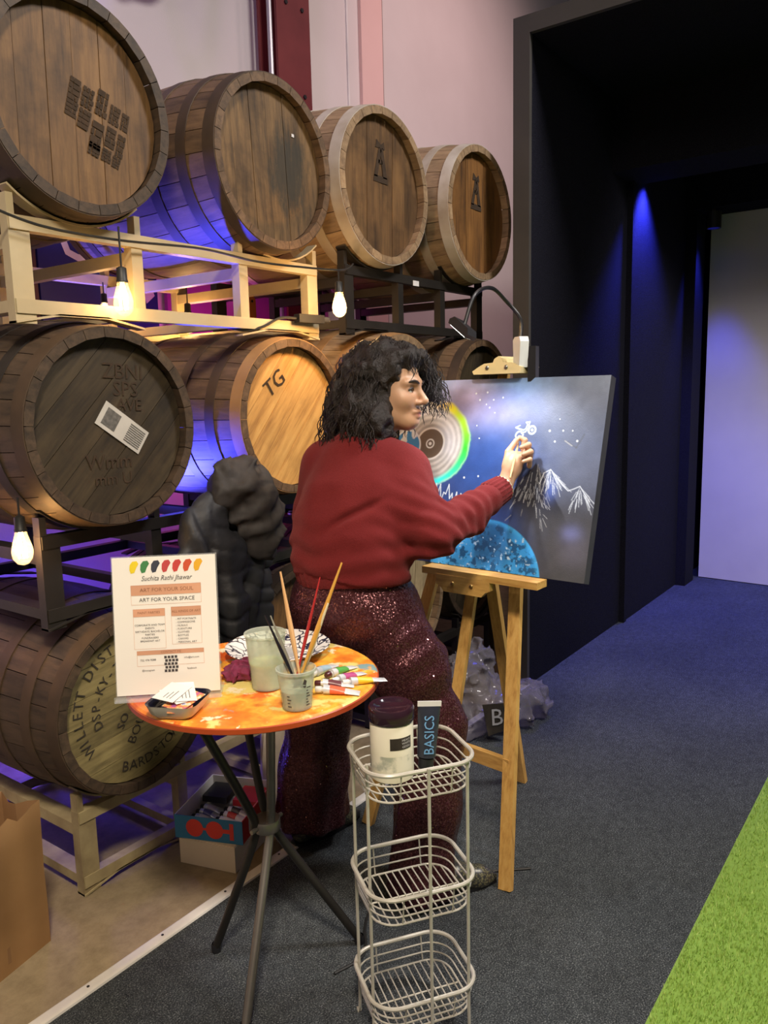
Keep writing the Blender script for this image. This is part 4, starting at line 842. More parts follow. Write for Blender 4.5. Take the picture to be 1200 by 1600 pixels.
# brown paper bag at the left edge
M['kraft'] = pmat('brown_kraft_paper', (.42, .24, .10), (.33, .18, .07), 5, .8, 0, .002, 14); M['kraftin'] = pmat('brown_kraft_inside', (.34, .19, .085), None, 5, .85)
pb = thing('paper_bag', 'open brown paper bag standing on the concrete at the left edge', 'bag', (.945, 2.01, 0), .225)
wb, db, hb = .098, .068, .41
rings = []
for z, k, zf in ((0, 1, 0), (.10, 1.01, 0), (.22, 1.0, 0), (.32, 1.02, .0), (hb, 1.04, .012)):
    P = []
    for i in range(8): x = -wb + 2 * wb * i / 8; P.append((x * k, -db * k - .004 * math.sin(i * 1.3) * (z > 0), z + zf * math.sin(i * 2.1)))
    P += [(wb * k - .022 * (z / hb) * (.8 if j == 2 else .4 if j in (1, 3) else 0), (-db + 2 * db * j / 4) * k, z + zf * math.cos(j)) for j in range(4)]
    for i in range(8): x = wb - 2 * wb * i / 8; P.append((x * k, db * k + .004 * math.sin(i * 1.7) * (z > 0), z + zf * math.sin(i * 1.1 + 1)))
    P += [(-wb * k + .022 * (z / hb) * (.8 if j == 2 else .4 if j in (1, 3) else 0), (db - 2 * db * j / 4) * k, z + zf * math.cos(j)) for j in range(4)]
    rings.append(P)
loft(MB(), rings).build('bag_wall', M['kraft'], pb, True, 25)
loft(MB(), [[(x * .985, y * .98, z) for x, y, z in r_] for r_ in rings[::-1]], False).build('bag_inside', M['kraftin'], pb, True, 25, fix=False)
# pale sack behind the table legs
sk = thing('cloth_sack', 'pale beige sack on the floor between table legs and painter', 'sack', (1.945, 1.945, .0), .3)
rings = [[((.10 + .012 * math.sin(3 * a + z * 20)) * (1 - .35 * (z / .32) ** 2) * math.cos(a), (.055 + .008 * math.sin(2 * a + z * 9)) * (1 - .5 * (z / .32)) * math.sin(a), z) for a in [2 * PI * k / 20 for k in range(20)]] for z in (.001, .03, .09, .16, .22, .28, .32)]
loft(MB(), rings, True, True).build('sack_body', pmat('beige_cloth', (.50, .40, .29), (.42, .33, .23), 9, .9, 0, .002, 40), sk)
# ------------------------------------------------------------------ implicit surfaces for soft things
def grid(lo, hi, h):
    ax = [np.arange(lo[i], hi[i] + h, h, dtype=np.float32) for i in range(3)]; return np.meshgrid(*ax, indexing='ij'), np.array([a[0] for a in ax])
def nets(Fv, o, h):
    nx, ny, nz = Fv.shape; S = Fv < 0; cs = (nx - 1, ny - 1, nz - 1)
    acc = np.zeros(cs + (3,), np.float32); cnt = np.zeros(cs, np.float32)
    sl = lambda d, n: slice(d, n - 1 + d)
    cor = [(a, b, c) for a in (0, 1) for b in (0, 1) for c in (0, 1)]
    for a in cor:
        for k in range(3):
            if a[k] == 1: continue
            b = list(a); b[k] = 1
            A = Fv[sl(a[0], nx), sl(a[1], ny), sl(a[2], nz)]; B = Fv[sl(b[0], nx), sl(b[1], ny), sl(b[2], nz)]
            m = (A < 0) != (B < 0); t_ = np.where(m, A / np.where(np.abs(A - B) < 1e-12, 1, A - B), 0)
            for q in range(3): acc[..., q] += np.where(m, (t_ if q == k else a[q]), 0)
            cnt += m
    act = cnt > 0; idx = -np.ones(cs, np.int64); idx[act] = np.arange(act.sum())
    ii = np.argwhere(act); Vt = (ii + acc[act] / cnt[act][:, None]) * h + o; Q = []
    for k in range(3):
        s0 = [slice(None)] * 3; s1 = [slice(None)] * 3; s0[k] = slice(0, -1); s1[k] = slice(1, None); m = S[tuple(s0)] != S[tuple(s1)]
        e = np.argwhere(m); u1, u2 = (k + 1) % 3, (k + 2) % 3; e = e[(e[:, u1] > 0) & (e[:, u2] > 0) & (e[:, u1] < Fv.shape[u1] - 1) & (e[:, u2] < Fv.shape[u2] - 1)]
        def ci(d1, d2): c = e.copy(); c[:, u1] -= d1; c[:, u2] -= d2; return idx[c[:, 0], c[:, 1], c[:, 2]]
        q = np.stack([ci(1, 1), ci(0, 1), ci(0, 0), ci(1, 0)], 1); fl = ~S[e[:, 0], e[:, 1], e[:, 2]]; q[fl] = q[fl][:, ::-1]; Q.append(q)
    Q = np.concatenate(Q); Q = Q[(Q >= 0).all(1)]; return Vt, Q
def net_mesh(name, Fv, o, h, smooth_it=0):
    Vt, Q = nets(Fv, o, h)
    for _ in range(smooth_it):
        acc = np.zeros_like(Vt); cn = np.zeros(len(Vt))
        for a, b in ((0, 1), (1, 2), (2, 3), (3, 0)):
            for i, j in ((a, b), (b, a)):
                for d in range(3): acc[:, d] += np.bincount(Q[:, i], Vt[Q[:, j], d], len(Vt))
                cn += np.bincount(Q[:, i], minlength=len(Vt))
        Vt = Vt * .4 + .6 * acc / np.maximum(cn, 1)[:, None]
    me = bpy.data.meshes.new(name); me.from_pydata(Vt.tolist(), [], Q.tolist()); me.shade_smooth(); return me, Vt
def cone(G, a, b, r1, r2, sc=(1, 1, 1)):
    X, Y, Z = G; a = np.array(a, float); b = np.array(b, float); sc = np.array(sc, float)
    d = (b - a) / sc; L2 = (d ** 2).sum() + 1e-12; px, py, pz = (X - a[0]) / sc[0], (Y - a[1]) / sc[1], (Z - a[2]) / sc[2]
    t_ = np.clip((px * d[0] + py * d[1] + pz * d[2]) / L2, 0, 1); return (np.sqrt((px - t_ * d[0]) ** 2 + (py - t_ * d[1]) ** 2 + (pz - t_ * d[2]) ** 2) - (r1 + (r2 - r1) * t_)) * sc.min()
def chain(G, pts, rs, k=.03, sc=(1, 1, 1)):
    f = None
    for i in range(len(pts) - 1):
        c = cone(G, pts[i], pts[i + 1], rs[i], rs[i + 1], sc); f = c if f is None else smin(f, c, k)
    return f
def ell(G, c, r, ax=None):
    d = [G[i] - c[i] for i in range(3)]
    if ax is not None: d = [d[0] * a[0] + d[1] * a[1] + d[2] * a[2] for a in ax]
    q = np.sqrt((d[0] / r[0]) ** 2 + (d[1] / r[1]) ** 2 + (d[2] / r[2]) ** 2); return (q - 1) * min(r)
def smin(a, b, k): h_ = np.clip(.5 + .5 * (b - a) / k, 0, 1); return b * (1 - h_) + a * h_ - k * h_ * (1 - h_)
def smax(a, b, k): return -smin(-a, -b, k)
_tab = np.random.RandomState(5).rand(32, 32, 32).astype(np.float32)
def n3(G, s, off=0):
    P = [g_ * s + off + 100 for g_ in G]; I = [np.floor(p).astype(np.int32) for p in P]; Fr = [p - i for p, i in zip(P, I)]; Fr = [f * f * (3 - 2 * f) for f in Fr]; r = 0
    for a in (0, 1):
        for b in (0, 1):
            for c in (0, 1): r = r + _tab[(I[0] + a) % 32, (I[1] + b) % 32, (I[2] + c) % 32] * (Fr[0] if a else 1 - Fr[0]) * (Fr[1] if b else 1 - Fr[1]) * (Fr[2] if c else 1 - Fr[2])
    return r

# ------------------------------------------------------------------ the painter
RT = np.array([1.85, 1.40, .004])
person = thing('person', 'dark-haired person in red sweater and burgundy sequin trousers painting at the easel', 'person', tuple(RT))
def L_(p): return np.array(p, float) - RT
HD = np.array([1.9355, 1.3807, 1.5005]); fw = np.array([.1867, -.9823, -.0171]); fw /= np.linalg.norm(fw); upv = np.array([.02, .03, 1.0]); upv -= fw * (fw @ upv); upv /= np.linalg.norm(upv); sd = np.cross(fw, upv)   # sd = her right
def hp(f, s, u_): return HD + fw * f + sd * s + upv * u_
HS = 1.0
neck = np.array([1.880, 1.425, 1.36]); rsh = np.array([1.895, 1.318, 1.264]); lsh = np.array([1.867, 1.573, 1.285]); relb = np.array([1.830, 1.168, 1.108]); rcuf = np.array([2.112, 1.113, 1.198]); lelb = np.array([1.880, 1.650, 1.13]); lwr = np.array([2.02, 1.58, 1.08])
wrist = np.array([2.153, 1.1186, 1.2084]); palm0 = np.array([2.172, 1.1088, 1.2462]); palm1 = np.array([2.1967, 1.1018, 1.2876])
hemc = np.array([1.785, 1.432, .96]); hipR = np.array([1.80, 1.352, .865]); hipL = np.array([1.79, 1.535, .86]); knR = np.array([1.86, 1.20, .52]); knL = np.array([1.84, 1.63, .47]); anR = np.array([1.81, 1.215, .09]); anL = np.array([1.86, 1.69, .08])
# body: coarse grid for the covered limbs, fine grids for head and hand, one mesh
def head_f(G):
    f = ell(G, hp(-.014, 0, .035), (.098, .076, .088), (fw, sd, upv))
    f = smin(f, ell(G, hp(.030, 0, -.030), (.058, .060, .074), (fw, sd, upv)), .03)
    f = smin(f, ell(G, hp(.058, 0, -.088), (.026, .024, .018), (fw, sd, upv)), .025)
    for s in (-1, 1):
        f = smin(f, cone(G, hp(-.005, s * .052, -.055), hp(.056, s * .014, -.088), .020, .016), .03)
        f = smin(f, ell(G, hp(.058, s * .036, -.026), (.024, .026, .024), (fw, sd, upv)), .022)
        f = smin(f, cone(G, hp(.083, s * .012, .024), hp(.070, s * .046, .022), .011, .010), .014)
    for s in (-1, 1): f = smax(f, -ell(G, hp(.092, s * .032, .003), (.014, .019, .012), (fw, sd, upv)), .010)
    for s in (-1, 1): f = smin(f, ell(G, hp(.0680, s * .032, .002), (.0145, .0185, .0145), (fw, sd, upv)), .004)
    for s in (-1, 1): f = smax(f, -ell(G, hp(.086, s * .0318, .0005), (.0160, .0155, .0078), (fw, sd, upv)), .002)
    f = smin(f, cone(G, hp(.080, 0, .018), hp(.109, 0, -.026), .0075, .0095), .012)
    f = smin(f, ell(G, hp(.106, 0, -.031), (.012, .010, .009), (fw, sd, upv)), .008)
    for s in (-1, 1): f = smin(f, ell(G, hp(.092, s * .013, -.034), (.012, .008, .0075), (fw, sd, upv)), .006)
    f = smin(f, cone(G, hp(.082, -.018, -.061), hp(.082, .018, -.061), .0065, .0065), .008); f = smin(f, ell(G, hp(.0905, 0, -.0605), (.006, .015, .005), (fw, sd, upv)), .006)
    f = smin(f, ell(G, hp(.0875, 0, -.0735), (.007, .014, .0062), (fw, sd, upv)), .006)
    f = smax(f, -cone(G, hp(.097, -.020, -.0668), hp(.097, .020, -.0668), .0016, .0016), .003)
    f = smin(f, cone(G, hp(-.025, 0, -.05), neck + np.array([0, 0, -.05]), .050, .056), .03)
    return f
FG = dict(i=((2.2303, 1.0925, 1.3129), (2.2334, 1.0898, 1.3404), (2.2269, 1.104, 1.3495)), m=((2.2258, 1.0773, 1.2998), (2.215, 1.0679, 1.3283), (2.1959, 1.0821, 1.3215)), r=((2.2205, 1.0682, 1.2827), (2.204, 1.0561, 1.3079), (2.1821, 1.0689, 1.3014)), p=((2.2104, 1.0632, 1.2641), (2.1929, 1.0528, 1.2855), (2.1743, 1.0649, 1.2808)))
def hand_f(G):
    f = cone(G, wrist - (wrist - palm0) * -0.0, palm0, .0235, .026); f = smin(f, cone(G, rcuf, wrist, .024, .022), .015)
    f = smin(f, ell(G, (palm0 + palm1) / 2, (.030, .030, .034)), .015); f = smin(f, cone(G, palm1, (2.219, 1.080, 1.291), .022, .017), .012)
    for k, (a, b, c) in FG.items():
        s = .0072 if k == 'p' else .0088; g_ = smin(cone(G, a, b, s * 1.15, s * 1.05), cone(G, b, c, s * 1.02, s * .82), .003); f = smin(f, g_, .004)
    g_ = smin(cone(G, (2.1688, 1.1200, 1.2661), (2.19, 1.1240, 1.3073), .0135, .0105), cone(G, (2.19, 1.1240, 1.3073), (2.2165, 1.1103, 1.3412), .0100, .0080), .004); f = smin(f, g_, .007)
    return f
def body_f(G):
    f = chain(G, [neck + (0, 0, -.03), (1.82, 1.41, 1.15), hemc, (1.79, 1.44, .88)], [.085, .12, .12, .13], .06, (.75, 1, 1))
    f = smin(f, chain(G, [rsh, relb, rcuf], [.05, .042, .028], .02), .03); f = smin(f, chain(G, [lsh, lelb, lwr], [.05, .04, .03], .02), .03); f = smin(f, cone(G, rsh, lsh, .05, .05), .04)
    f = smin(f, chain(G, [hipR, knR, anR], [.08, .055, .036], .02), .03); f = smin(f, chain(G, [hipL, knL, anL], [.08, .055, .036], .02), .03)
    f = smin(f, cone(G, anR + (0, 0, -.035), anR + (.11, -.09, -.065), .03, .02), .02); f = smin(f, cone(G, anL + (0, 0, -.03), anL + (.13, -.03, -.06), .03, .02), .02); f = smin(f, cone(G, neck + (0, 0, -.06), hp(-.025, 0, -.05), .054, .048), .03)
    f = smin(f, cone(G, lwr, lwr + np.array([.09, -.03, .02]), .028, .022), .02)
    return f
allV = []; allQ = []; nb = 0
for fn, lo, hi, h in ((body_f, (1.60, .98, .0), (2.28, 1.80, 1.44), .012), (head_f, HD - .19, HD + .16, .0030), (hand_f, (2.08, 1.02, 1.16), (2.27, 1.18, 1.37), .0027)):
    G, o = grid(lo, hi, h); Vt, Q = nets(fn(G), o, h); allV.append(Vt); allQ.append(Q + nb); nb += len(Vt)
Vt = np.concatenate(allV); Q = np.concatenate(allQ)
me = bpy.data.meshes.new('body'); me.from_pydata((Vt - RT).tolist(), [], Q.tolist()); me.shade_smooth()
d = Vt - HD; lf, ls, lu = d @ fw, d @ sd, d @ upv; cc = np.tile(np.array([.50, .29, .18]), (len(Vt), 1))
def tint(m, c):
    global cc
    cc = cc * (1 - m[:, None]) + np.array(c) * m[:, None]
g2 = lambda f0, s0, u0, a, b, c_: np.exp(-(((lf - f0) / a) ** 2 + ((ls - s0) / b) ** 2 + ((lu - u0) / c_) ** 2))
tint(g2(.088, 0, -.067, .02, .019, .009) * .9, (.36, .10, .09)); tint(g2(.10, 0, -.03, .02, .02, .012) * .35, (.62, .30, .20))
for s in (-1, 1): tint(g2(.06, s * .04, -.028, .03, .02, .02) * .25, (.62, .30, .20)); tint(g2(.075, s * .032, .004, .03, .022, .013) * .75, (.26, .13, .085))
ca = me.color_attributes.new('tone', 'FLOAT_COLOR', 'POINT'); ca.data.foreach_set('color', np.concatenate([cc, np.ones((len(cc), 1))], 1).astype(np.float32).ravel())
t = NT('skin'); at_ = t.n('VertexColor'); at_.layer_name = 'tone'; vv = t.coords(shift=False); t.bump(t.noise(vv, 400, 2), .0003, .4); t.b.inputs['Subsurface Weight'].default_value = .08; t.b.inputs['Subsurface Radius'].default_value = (.01, .004, .002); M['skin'] = t.fin(at_.outputs[0], .45)
obj('body', me, M['skin'], person)
# eyes, lashes, brows
M['eyew'] = pmat('eye_white', (.70, .66, .62), None, 5, .2); M['iris'] = pmat('dark_brown_iris', (.035, .018, .010), None, 5, .1); M['hairm'] = pmat('dark_hair', (.018, .012, .011), (.035, .022, .018), 60, .45)
for s in (-1, 1):
    c = hp(.0680, s * .0318, .0005) - RT; e = MB().ball(tuple(c), .0130, 12).build('eye', M['eyew'], person)
    gz = (fw * .97 + sd * .06 ); gz /= np.linalg.norm(gz); MB().ball(tuple(c + gz * .0074), .0062, 8).build('iris', M['iris'], e)
    MB().tube([tuple(hp(.0830 - .006 * max(q, 0) ** 2 - .003 * min(q, 0) ** 2, s * (.032 + q * .0155), .0078 - .0055 * q * q) - RT) for q in (-1, -.6, -.2, .2, .6, 1)], [.0010, .0018, .0022, .0024, .0022, .0014], 6).build('eyelash', M['hairm'], person)
    MB().tube([tuple(hp(f_, s * s_, u_) - RT) for f_, s_, u_ in ((.0950, .011, .0215), (.0935, .022, .0255), (.0890, .034, .0280), (.0815, .045, .0255), (.074, .053, .020))], [.0026, .0042, .0042, .0034, .0016], 6).build('eyebrow', M['hairm'], person)

# sweater
G, o = grid((1.58, 1.02, .90), (2.16, 1.80, 1.40), .006)
f = chain(G, [(1.772, 1.432, .985), (1.785, 1.43, 1.05), (1.815, 1.42, 1.16), (1.85, 1.425, 1.25)], [.185, .182, .172, .135], .05, (.70, 1, 1))
f = smin(f, chain(G, [rsh + (-.01, .0, -.005), neck + np.array([-.01, 0, -.045]), lsh + (-.005, 0, -.01)], [.068, .072, .068], .03), .05)
arm = chain(G, [rsh, (rsh + relb) / 2 + (-.02, 0, -.015), relb, (relb + rcuf) / 2 + (0, 0, -.012), rcuf], [.080, .074, .066, .058, .040], .025); f = smin(f, arm, .035)
f = smin(f, chain(G, [lsh, lelb, lwr], [.075, .066, .05], .025), .035)
X, Y, Z = G
warp = n3(G, 9, 3); fold = np.sin((Z + .10 * (Y - 1.4) + .05 * warp) * 95) * .0055 * np.clip((1.17 - Z) / .12, 0, 1) * np.clip((Z - .95) / .04, 0, 1) * (.4 + warp)
dax = np.sqrt((X - relb[0]) ** 2 + (Y - relb[1]) ** 2 + (Z - relb[2]) ** 2); ef = np.sin((X * .75 + Z * .9 + .03 * warp) * 120) * .0045 * np.exp(-(dax / .13) ** 2)
tc = relb * .55 + rcuf * .45; dc = np.sqrt((X - tc[0]) ** 2 + (Y - tc[1]) ** 2 + (Z - tc[2]) ** 2); axd = (rcuf - relb) / np.linalg.norm(rcuf - relb)
ef2 = np.sin((X * axd[0] + Y * axd[1] + Z * axd[2] + .03 * warp) * 150) * .004 * np.exp(-(dc / .12) ** 2)
crease = -.014 * np.exp(-((Z - 1.135 + .55 * (Y - 1.40)) / .012) ** 2) * np.clip((1.43 - Y) / .05, 0, 1) * np.clip((Y - 1.26) / .05, 0, 1)
f = f + fold + ef + ef2 - crease + (n3(G, 14) - .5) * .012
f = smax(f, .972 + .012 * np.sin(Y * 14) - Z, .008); tcut = (X - rcuf[0]) * axd[0] + (Y - rcuf[1]) * axd[1] + (Z - rcuf[2]) * axd[2]; f = smax(f, np.where((Z > 1.05) & (X > 1.98) & (Y < 1.3), tcut + .012, -1), .004)
me, _ = net_mesh('sweater', f, o, .006, 1); me.transform(Matrix.Translation(Vector(-RT)))
t = NT('crimson_knit'); vv = t.coords(shift=False); nn = t.noise(vv, 420, 2, .6); wv_ = t.n('TexWave'); wv_.inputs['Scale'].default_value = 130; wv_.inputs['Distortion'].default_value = 14; t.l(vv, wv_.inputs['Vector'])
c = t.mix(.5, t.ramp(nn, [(.3, (.105, .009, .011)), (.7, (.175, .020, .022))]), t.ramp(t.noise(vv, 5, 3), [(.3, (.11, .010, .012)), (.7, (.16, .018, .020))])); t.bump(t.mix(.5, nn, wv_.outputs[0]), .0012, .7); M['knit'] = t.fin(c, .9, spec=.15)
t.b.inputs['Sheen Weight'].default_value = .12; t.b.inputs['Sheen Tint'].default_value = (.9, .4, .4, 1)
obj('sweater', me, M['knit'], person)
# ribbed cuff
g = MB(); n = 84; e1 = Vector(axd).orthogonal().normalized(); e2 = Vector(axd).cross(e1); V = []; ks = [(-.052, .0425), (-.045, .0455), (-.02, .0435), (.0, .0415), (.012, .0405), (.013, .036), (-.02, .034)]
for dl, r in ks:
    for k in range(n):
        a = 2 * PI * k / n; rr_ = r + (.0011 if (k // 2) % 2 else -.0011); V.append(Vector(rcuf - RT) + Vector(axd) * dl + (e1 * math.cos(a) + e2 * math.sin(a)) * rr_)
g.raw(V, [(i * n + k, i * n + (k + 1) % n, (i + 1) * n + (k + 1) % n, (i + 1) * n + k) for i in range(len(ks) - 1) for k in range(n)]); g.build('sweater_cuff', M['knit'], person)
g = MB(); g.tube([tuple(Vector(rcuf - RT) + Vector(axd) * .0135 + (e1 * math.cos(2 * PI * k / 32) + e2 * math.sin(2 * PI * k / 32)) * .0375) for k in range(32)], .0032, 6, True); g.build('bracelet', pmat('pale_bracelet', (.75, .66, .48), None, 5, .3, .3), person)
# ribbed hem
g = MB(); n = 160; V = []; ks = [(.950, .168), (.955, .173), (.975, .178), (1.005, .184)]
for z, r in ks:
    for k in range(n):
        a = 2 * PI * k / n; rr_ = r + (.0013 if (k // 2) % 2 else -.0013); V.append((1.776 + rr_ * .72 * math.cos(a) - RT[0], 1.432 + rr_ * 1.015 * math.sin(a) - RT[1], z + .010 * math.sin(a * 2) - RT[2]))
g.raw(V, [(i * n + k, i * n + (k + 1) % n, (i + 1) * n + (k + 1) % n, (i + 1) * n + k) for i in range(len(ks) - 1) for k in range(n)]); g.build('sweater_hem', M['knit'], person)

# sequin trousers
G, o = grid((1.56, .98, .008), (2.12, 1.88, 1.0), .0075)
f = chain(G, [(1.782, 1.435, .96), (1.782, 1.44, .87)], [.160, .172], .04, (.74, 1, 1))
fr_ = chain(G, [hipR + (0, -.01, 0), (knR + hipR) / 2 + (.0, -.01, .01), knR, (1.835, 1.205, .28), (1.80, 1.215, .05)], [.122, .108, .092, .090, .104], .05)
fl_ = chain(G, [hipL + (0, -.01, 0), (knL + hipL) / 2, knL, (1.85, 1.665, .26), (1.855, 1.69, .06)], [.120, .108, .098, .105, .125], .05)
f = smin(smin(f, fr_, .05), fl_, .05); X, Y, Z = G; wr = n3(G, 7, 9)
f = f + np.sin((np.arctan2(Y - 1.68, X - 1.85)) * 7 + 3 * wr) * .008 * np.clip((.75 - Z) / .5, 0, 1) * (Y > 1.45) + np.sin(np.arctan2(Y - 1.21, X - 1.81) * 6 + 4 * wr) * .006 * np.clip((.5 - Z) / .4, 0, 1) * (Y < 1.45) + (n3(G, 11, 2) - .5) * .014
fz = np.sin((Z + .8 * (Y - 1.4) + .06 * wr) * 70) * .003 * np.exp(-((Z - .72) / .16) ** 2); f = f + fz
f = smax(f, .018 + .012 * n3(G, 9) + .05 * (Y > 1.45) - Z, .01); f = smax(f, Z - .99, .01)
me, _ = net_mesh('trousers', f, o, .0075, 1); me.transform(Matrix.Translation(Vector(-RT)))
t = NT('burgundy_sequins'); vv = t.coords(shift=False); vo = t.n('TexVoronoi'); vo.inputs['Scale'].default_value = 330; t.l(vv, vo.inputs['Vector'])
sx = t.n('SeparateColor'); t.l(vo.outputs['Color'], sx.inputs[0]); geo = t.n('NewGeometry'); vm = t.n('VectorMath', operation='SUBTRACT'); vm.inputs[1].default_value = (.5, .5, .5); t.l(vo.outputs['Color'], vm.inputs[0]); vsc = t.n('VectorMath', operation='SCALE'); vsc.inputs['Scale'].default_value = .60; t.l(vm.outputs[0], vsc.inputs[0])
va = t.n('VectorMath', operation='ADD'); t.l(geo.outputs['Normal'], va.inputs[0]); t.l(vsc.outputs[0], va.inputs[1]); vn = t.n('VectorMath', operation='NORMALIZE'); t.l(va.outputs[0], vn.inputs[0]); t.l(vn.outputs[0], t.b.inputs['Normal'])
c = t.ramp(sx.outputs[0], [(.0, (.050, .012, .016)), (.6, (.085, .022, .028)), (1, (.15, .06, .07))]); M['sequin'] = t.fin(c, .28, .55)
obj('trousers', me, M['sequin'], person)
# loose glittering sequins
g = MB(); Vn = np.array([v_.co[:] for v_ in me.vertices]); Nn = np.array([v_.normal[:] for v_ in me.vertices]); sel = RNG.choice(len(Vn), 900, False)
for i in sel:
    p_ = Vector(Vn[i]) + Vector(Nn[i]) * .0006; nn_ = (Vector(Nn[i]) + Vector(RNG.uniform(-.55, .55, 3))).normalized(); a = nn_.orthogonal().normalized() * .0021; b = nn_.cross(a).normalized() * .0021
    g.raw([p_ + a, p_ + b, p_ - a, p_ - b], [(0, 1, 2, 3)])
o_ = g.build('sequin_glints', pmat('shiny_sequin', (.45, .24, .25), None, 5, .12, .95), person, False, fix=False); o_['kind'] = 'stuff'
# shoes
M['shoe'] = NT('snakeskin_shoe'); t = M['shoe']; vv = t.coords(shift=False); vo = t.n('TexVoronoi'); vo.inputs['Scale'].default_value = 160; t.l(vv, vo.inputs['Vector']); M['shoe'] = t.fin(t.ramp(vo.outputs['Distance'], [(.2, (.16, .15, .08)), (.6, (.03, .03, .03))]), .35)
for a_, dr in ((np.array([1.835, 1.185, .0]), np.array([.775, -.632, 0])), (np.array([1.86, 1.69, .0]), np.array([.97, -.24, 0]))):
    G, o = grid(a_ + (-.16, -.2, .005), a_ + (.26, .16, .13), .005)
    f = chain(G, [a_ + dr * -.05 + (0, 0, .045), a_ + dr * .06 + (0, 0, .048), a_ + dr * .14 + (0, 0, .030), a_ + dr * .185 + (0, 0, .022)], [.036, .038, .030, .014], .03); f = smax(f, .010 - G[2], .004)
    me, _ = net_mesh('shoe', f, o, .005, 1); me.transform(Matrix.Translation(Vector(-RT))); so = obj('shoe', me, M['shoe'], person)
    g = MB(); P = [(a_ + dr * q + np.array([-dr[1], dr[0], 0]) * s_ * w_) for s_, seq in ((1, ((-.085, .012), (-.06, .030), (.06, .036), (.14, .028), (.195, .008))), (-1, ((.195, .008), (.14, .028), (.06, .036), (-.06, .030), (-.085, .012)))) for q, w_ in seq]
    g.prism([(p_[0] - RT[0], p_[1] - RT[1]) for p_ in P], .001, .012, 'z'); g.build('sole', M['bplastic'], so, False)

# hair: soft mass plus curls
G, o = grid((1.72, 1.22, 1.28), (2.16, 1.64, 1.70), .0058); X, Y, Z = G
cap_ = ell(G, hp(-.022, 0, .040), (.122, .104, .108), (fw, sd, upv))
cap_ = smin(cap_, ell(G, hp(.045, -.01, .092), (.060, .070, .036), (fw, sd, upv)), .03)
f = cap_
for c_, r in (((1.9428, 1.4254, 1.5359), .098), ((1.8951, 1.4712, 1.4665), .092), ((1.875, 1.521, 1.400), .058), ((1.858, 1.415, 1.435), .078), ((1.853, 1.385, 1.395), .055), ((1.868, 1.498, 1.365), .036)): f = smin(f, ell(G, c_, (r, r, r * 1.05)), .045)
cut = smax(ell(G, hp(.105, .02, -.040), (.092, .16, .118), (fw, sd, upv)), -(X - 0), .001) if False else ell(G, hp(.118, .02, -.040), (.090, .17, .122), (fw, sd, upv))
f = smax(f, -cut, .012)
for c_, r in (((2.0591, 1.3391, 1.568), .036), ((2.0901, 1.3466, 1.5233), .034), ((2.0907, 1.3336, 1.482), .024), ((2.03, 1.40, 1.56), .05)): f = smin(f, ell(G, c_, (r * .8, r * .8, r)), .02)
f = f + (n3(G, 38) - .5) * .026 + (n3(G, 75, 4) - .5) * .012
me, Vh = net_mesh('hair', f, o, .0058, 0); me.transform(Matrix.Translation(Vector(-RT)))
t = NT('dark_curly_hair'); vv = t.coords(shift=False); nn = t.noise(vv, 130, 4, .7); t.bump(nn, .006, 1); M['hair'] = t.fin(t.ramp(nn, [(.35, (.005, .003, .003)), (.62, (.018, .011, .010)), (.8, (.04, .025, .022))]), .5)
obj('hair', me, M['hair'], person)
g = MB(); ctr = np.array([1.92, 1.43, 1.48]); hn = np.array([v_.normal[:] for v_ in me.vertices]); hv = np.array([v_.co[:] for v_ in me.vertices]) + RT
cand = [i for i in RNG.choice(len(hv), 1500, False)]
m_ = 0
for i in cand:
    p_ = hv[i]; q_ = p_ - HD
    if (q_ @ fw) > .012 and (q_ @ upv) < .10 and (q_ @ sd) > -.06: continue
    nrm = hn[i]; Ln = RNG.uniform(.035, .085); cr = RNG.uniform(.003, .007); ph = RNG.uniform(0, 6.28); tw = RNG.uniform(70, 130); dn_ = np.array([0, 0, -1.]) + nrm * .18 + RNG.uniform(-.25, .25, 3); dn_ /= np.linalg.norm(dn_); e1_ = np.cross(dn_, nrm); e1_ /= np.linalg.norm(e1_) + 1e-9; e2_ = np.cross(dn_, e1_); P = []
    for k in range(9):
        s_ = Ln * k / 8; P.append(tuple(p_ + dn_ * s_ + nrm * (.003 + .006 * math.sin(PI * k / 8)) + cr * (e1_ * math.cos(ph + tw * s_) + e2_ * math.sin(ph + tw * s_)) - RT))
    g.tube(P, [.0014] * 7 + [.001, .0004], 4, cap=False); m_ += 1
    if m_ > 1100: break
for k in range(15):   # loose grey-lit curls in front of the canvas
    b0 = np.array([2.075, 1.335, 1.60]) + RNG.uniform(-.022, .022, 3); P = []; Ln = RNG.uniform(.06, .15); ph = RNG.uniform(0, 6.28)
    for q in range(16): s_ = Ln * q / 15; P.append(tuple(b0 + np.array([.012 * math.sin(PI * q / 15) + .010 * math.cos(ph + s_ * 75), -.012 * q / 15 + .010 * math.sin(ph + s_ * 75), -s_]) - RT))
    g.tube(P, .0009, 4, cap=False)
o_ = g.build('hair_curls', M['hair'], person, fix=False); o_['kind'] = 'stuff'

# paintbrush in the painter's hand
tip = Vector((2.2690, 1.1232, 1.3532)); end = Vector((2.0907, 1.0673, 1.2387)); pb_ = thing('paintbrush', 'thin pale wooden paintbrush held in the painter\'s hand against the canvas', 'paintbrush', tuple(end)); d = tip - end
MB().tube([d * 0, d * .25, d * .6, d * .80], [.0022, .0036, .0042, .0030], 8).build('handle', pmat('pale_wood_handle', (.66, .42, .20), None, 8, .4), pb_); MB().tube([d * .80, d * .92], [.0032, .0028], 8).build('ferrule', M['legsteel'], pb_); MB().tube([d * .92, d * .96, d * .995], [.0026, .0030, .0008], 8).build('bristles', pmat('white_paint_bristles', (.75, .78, .78), None, 20, .5), pb_)

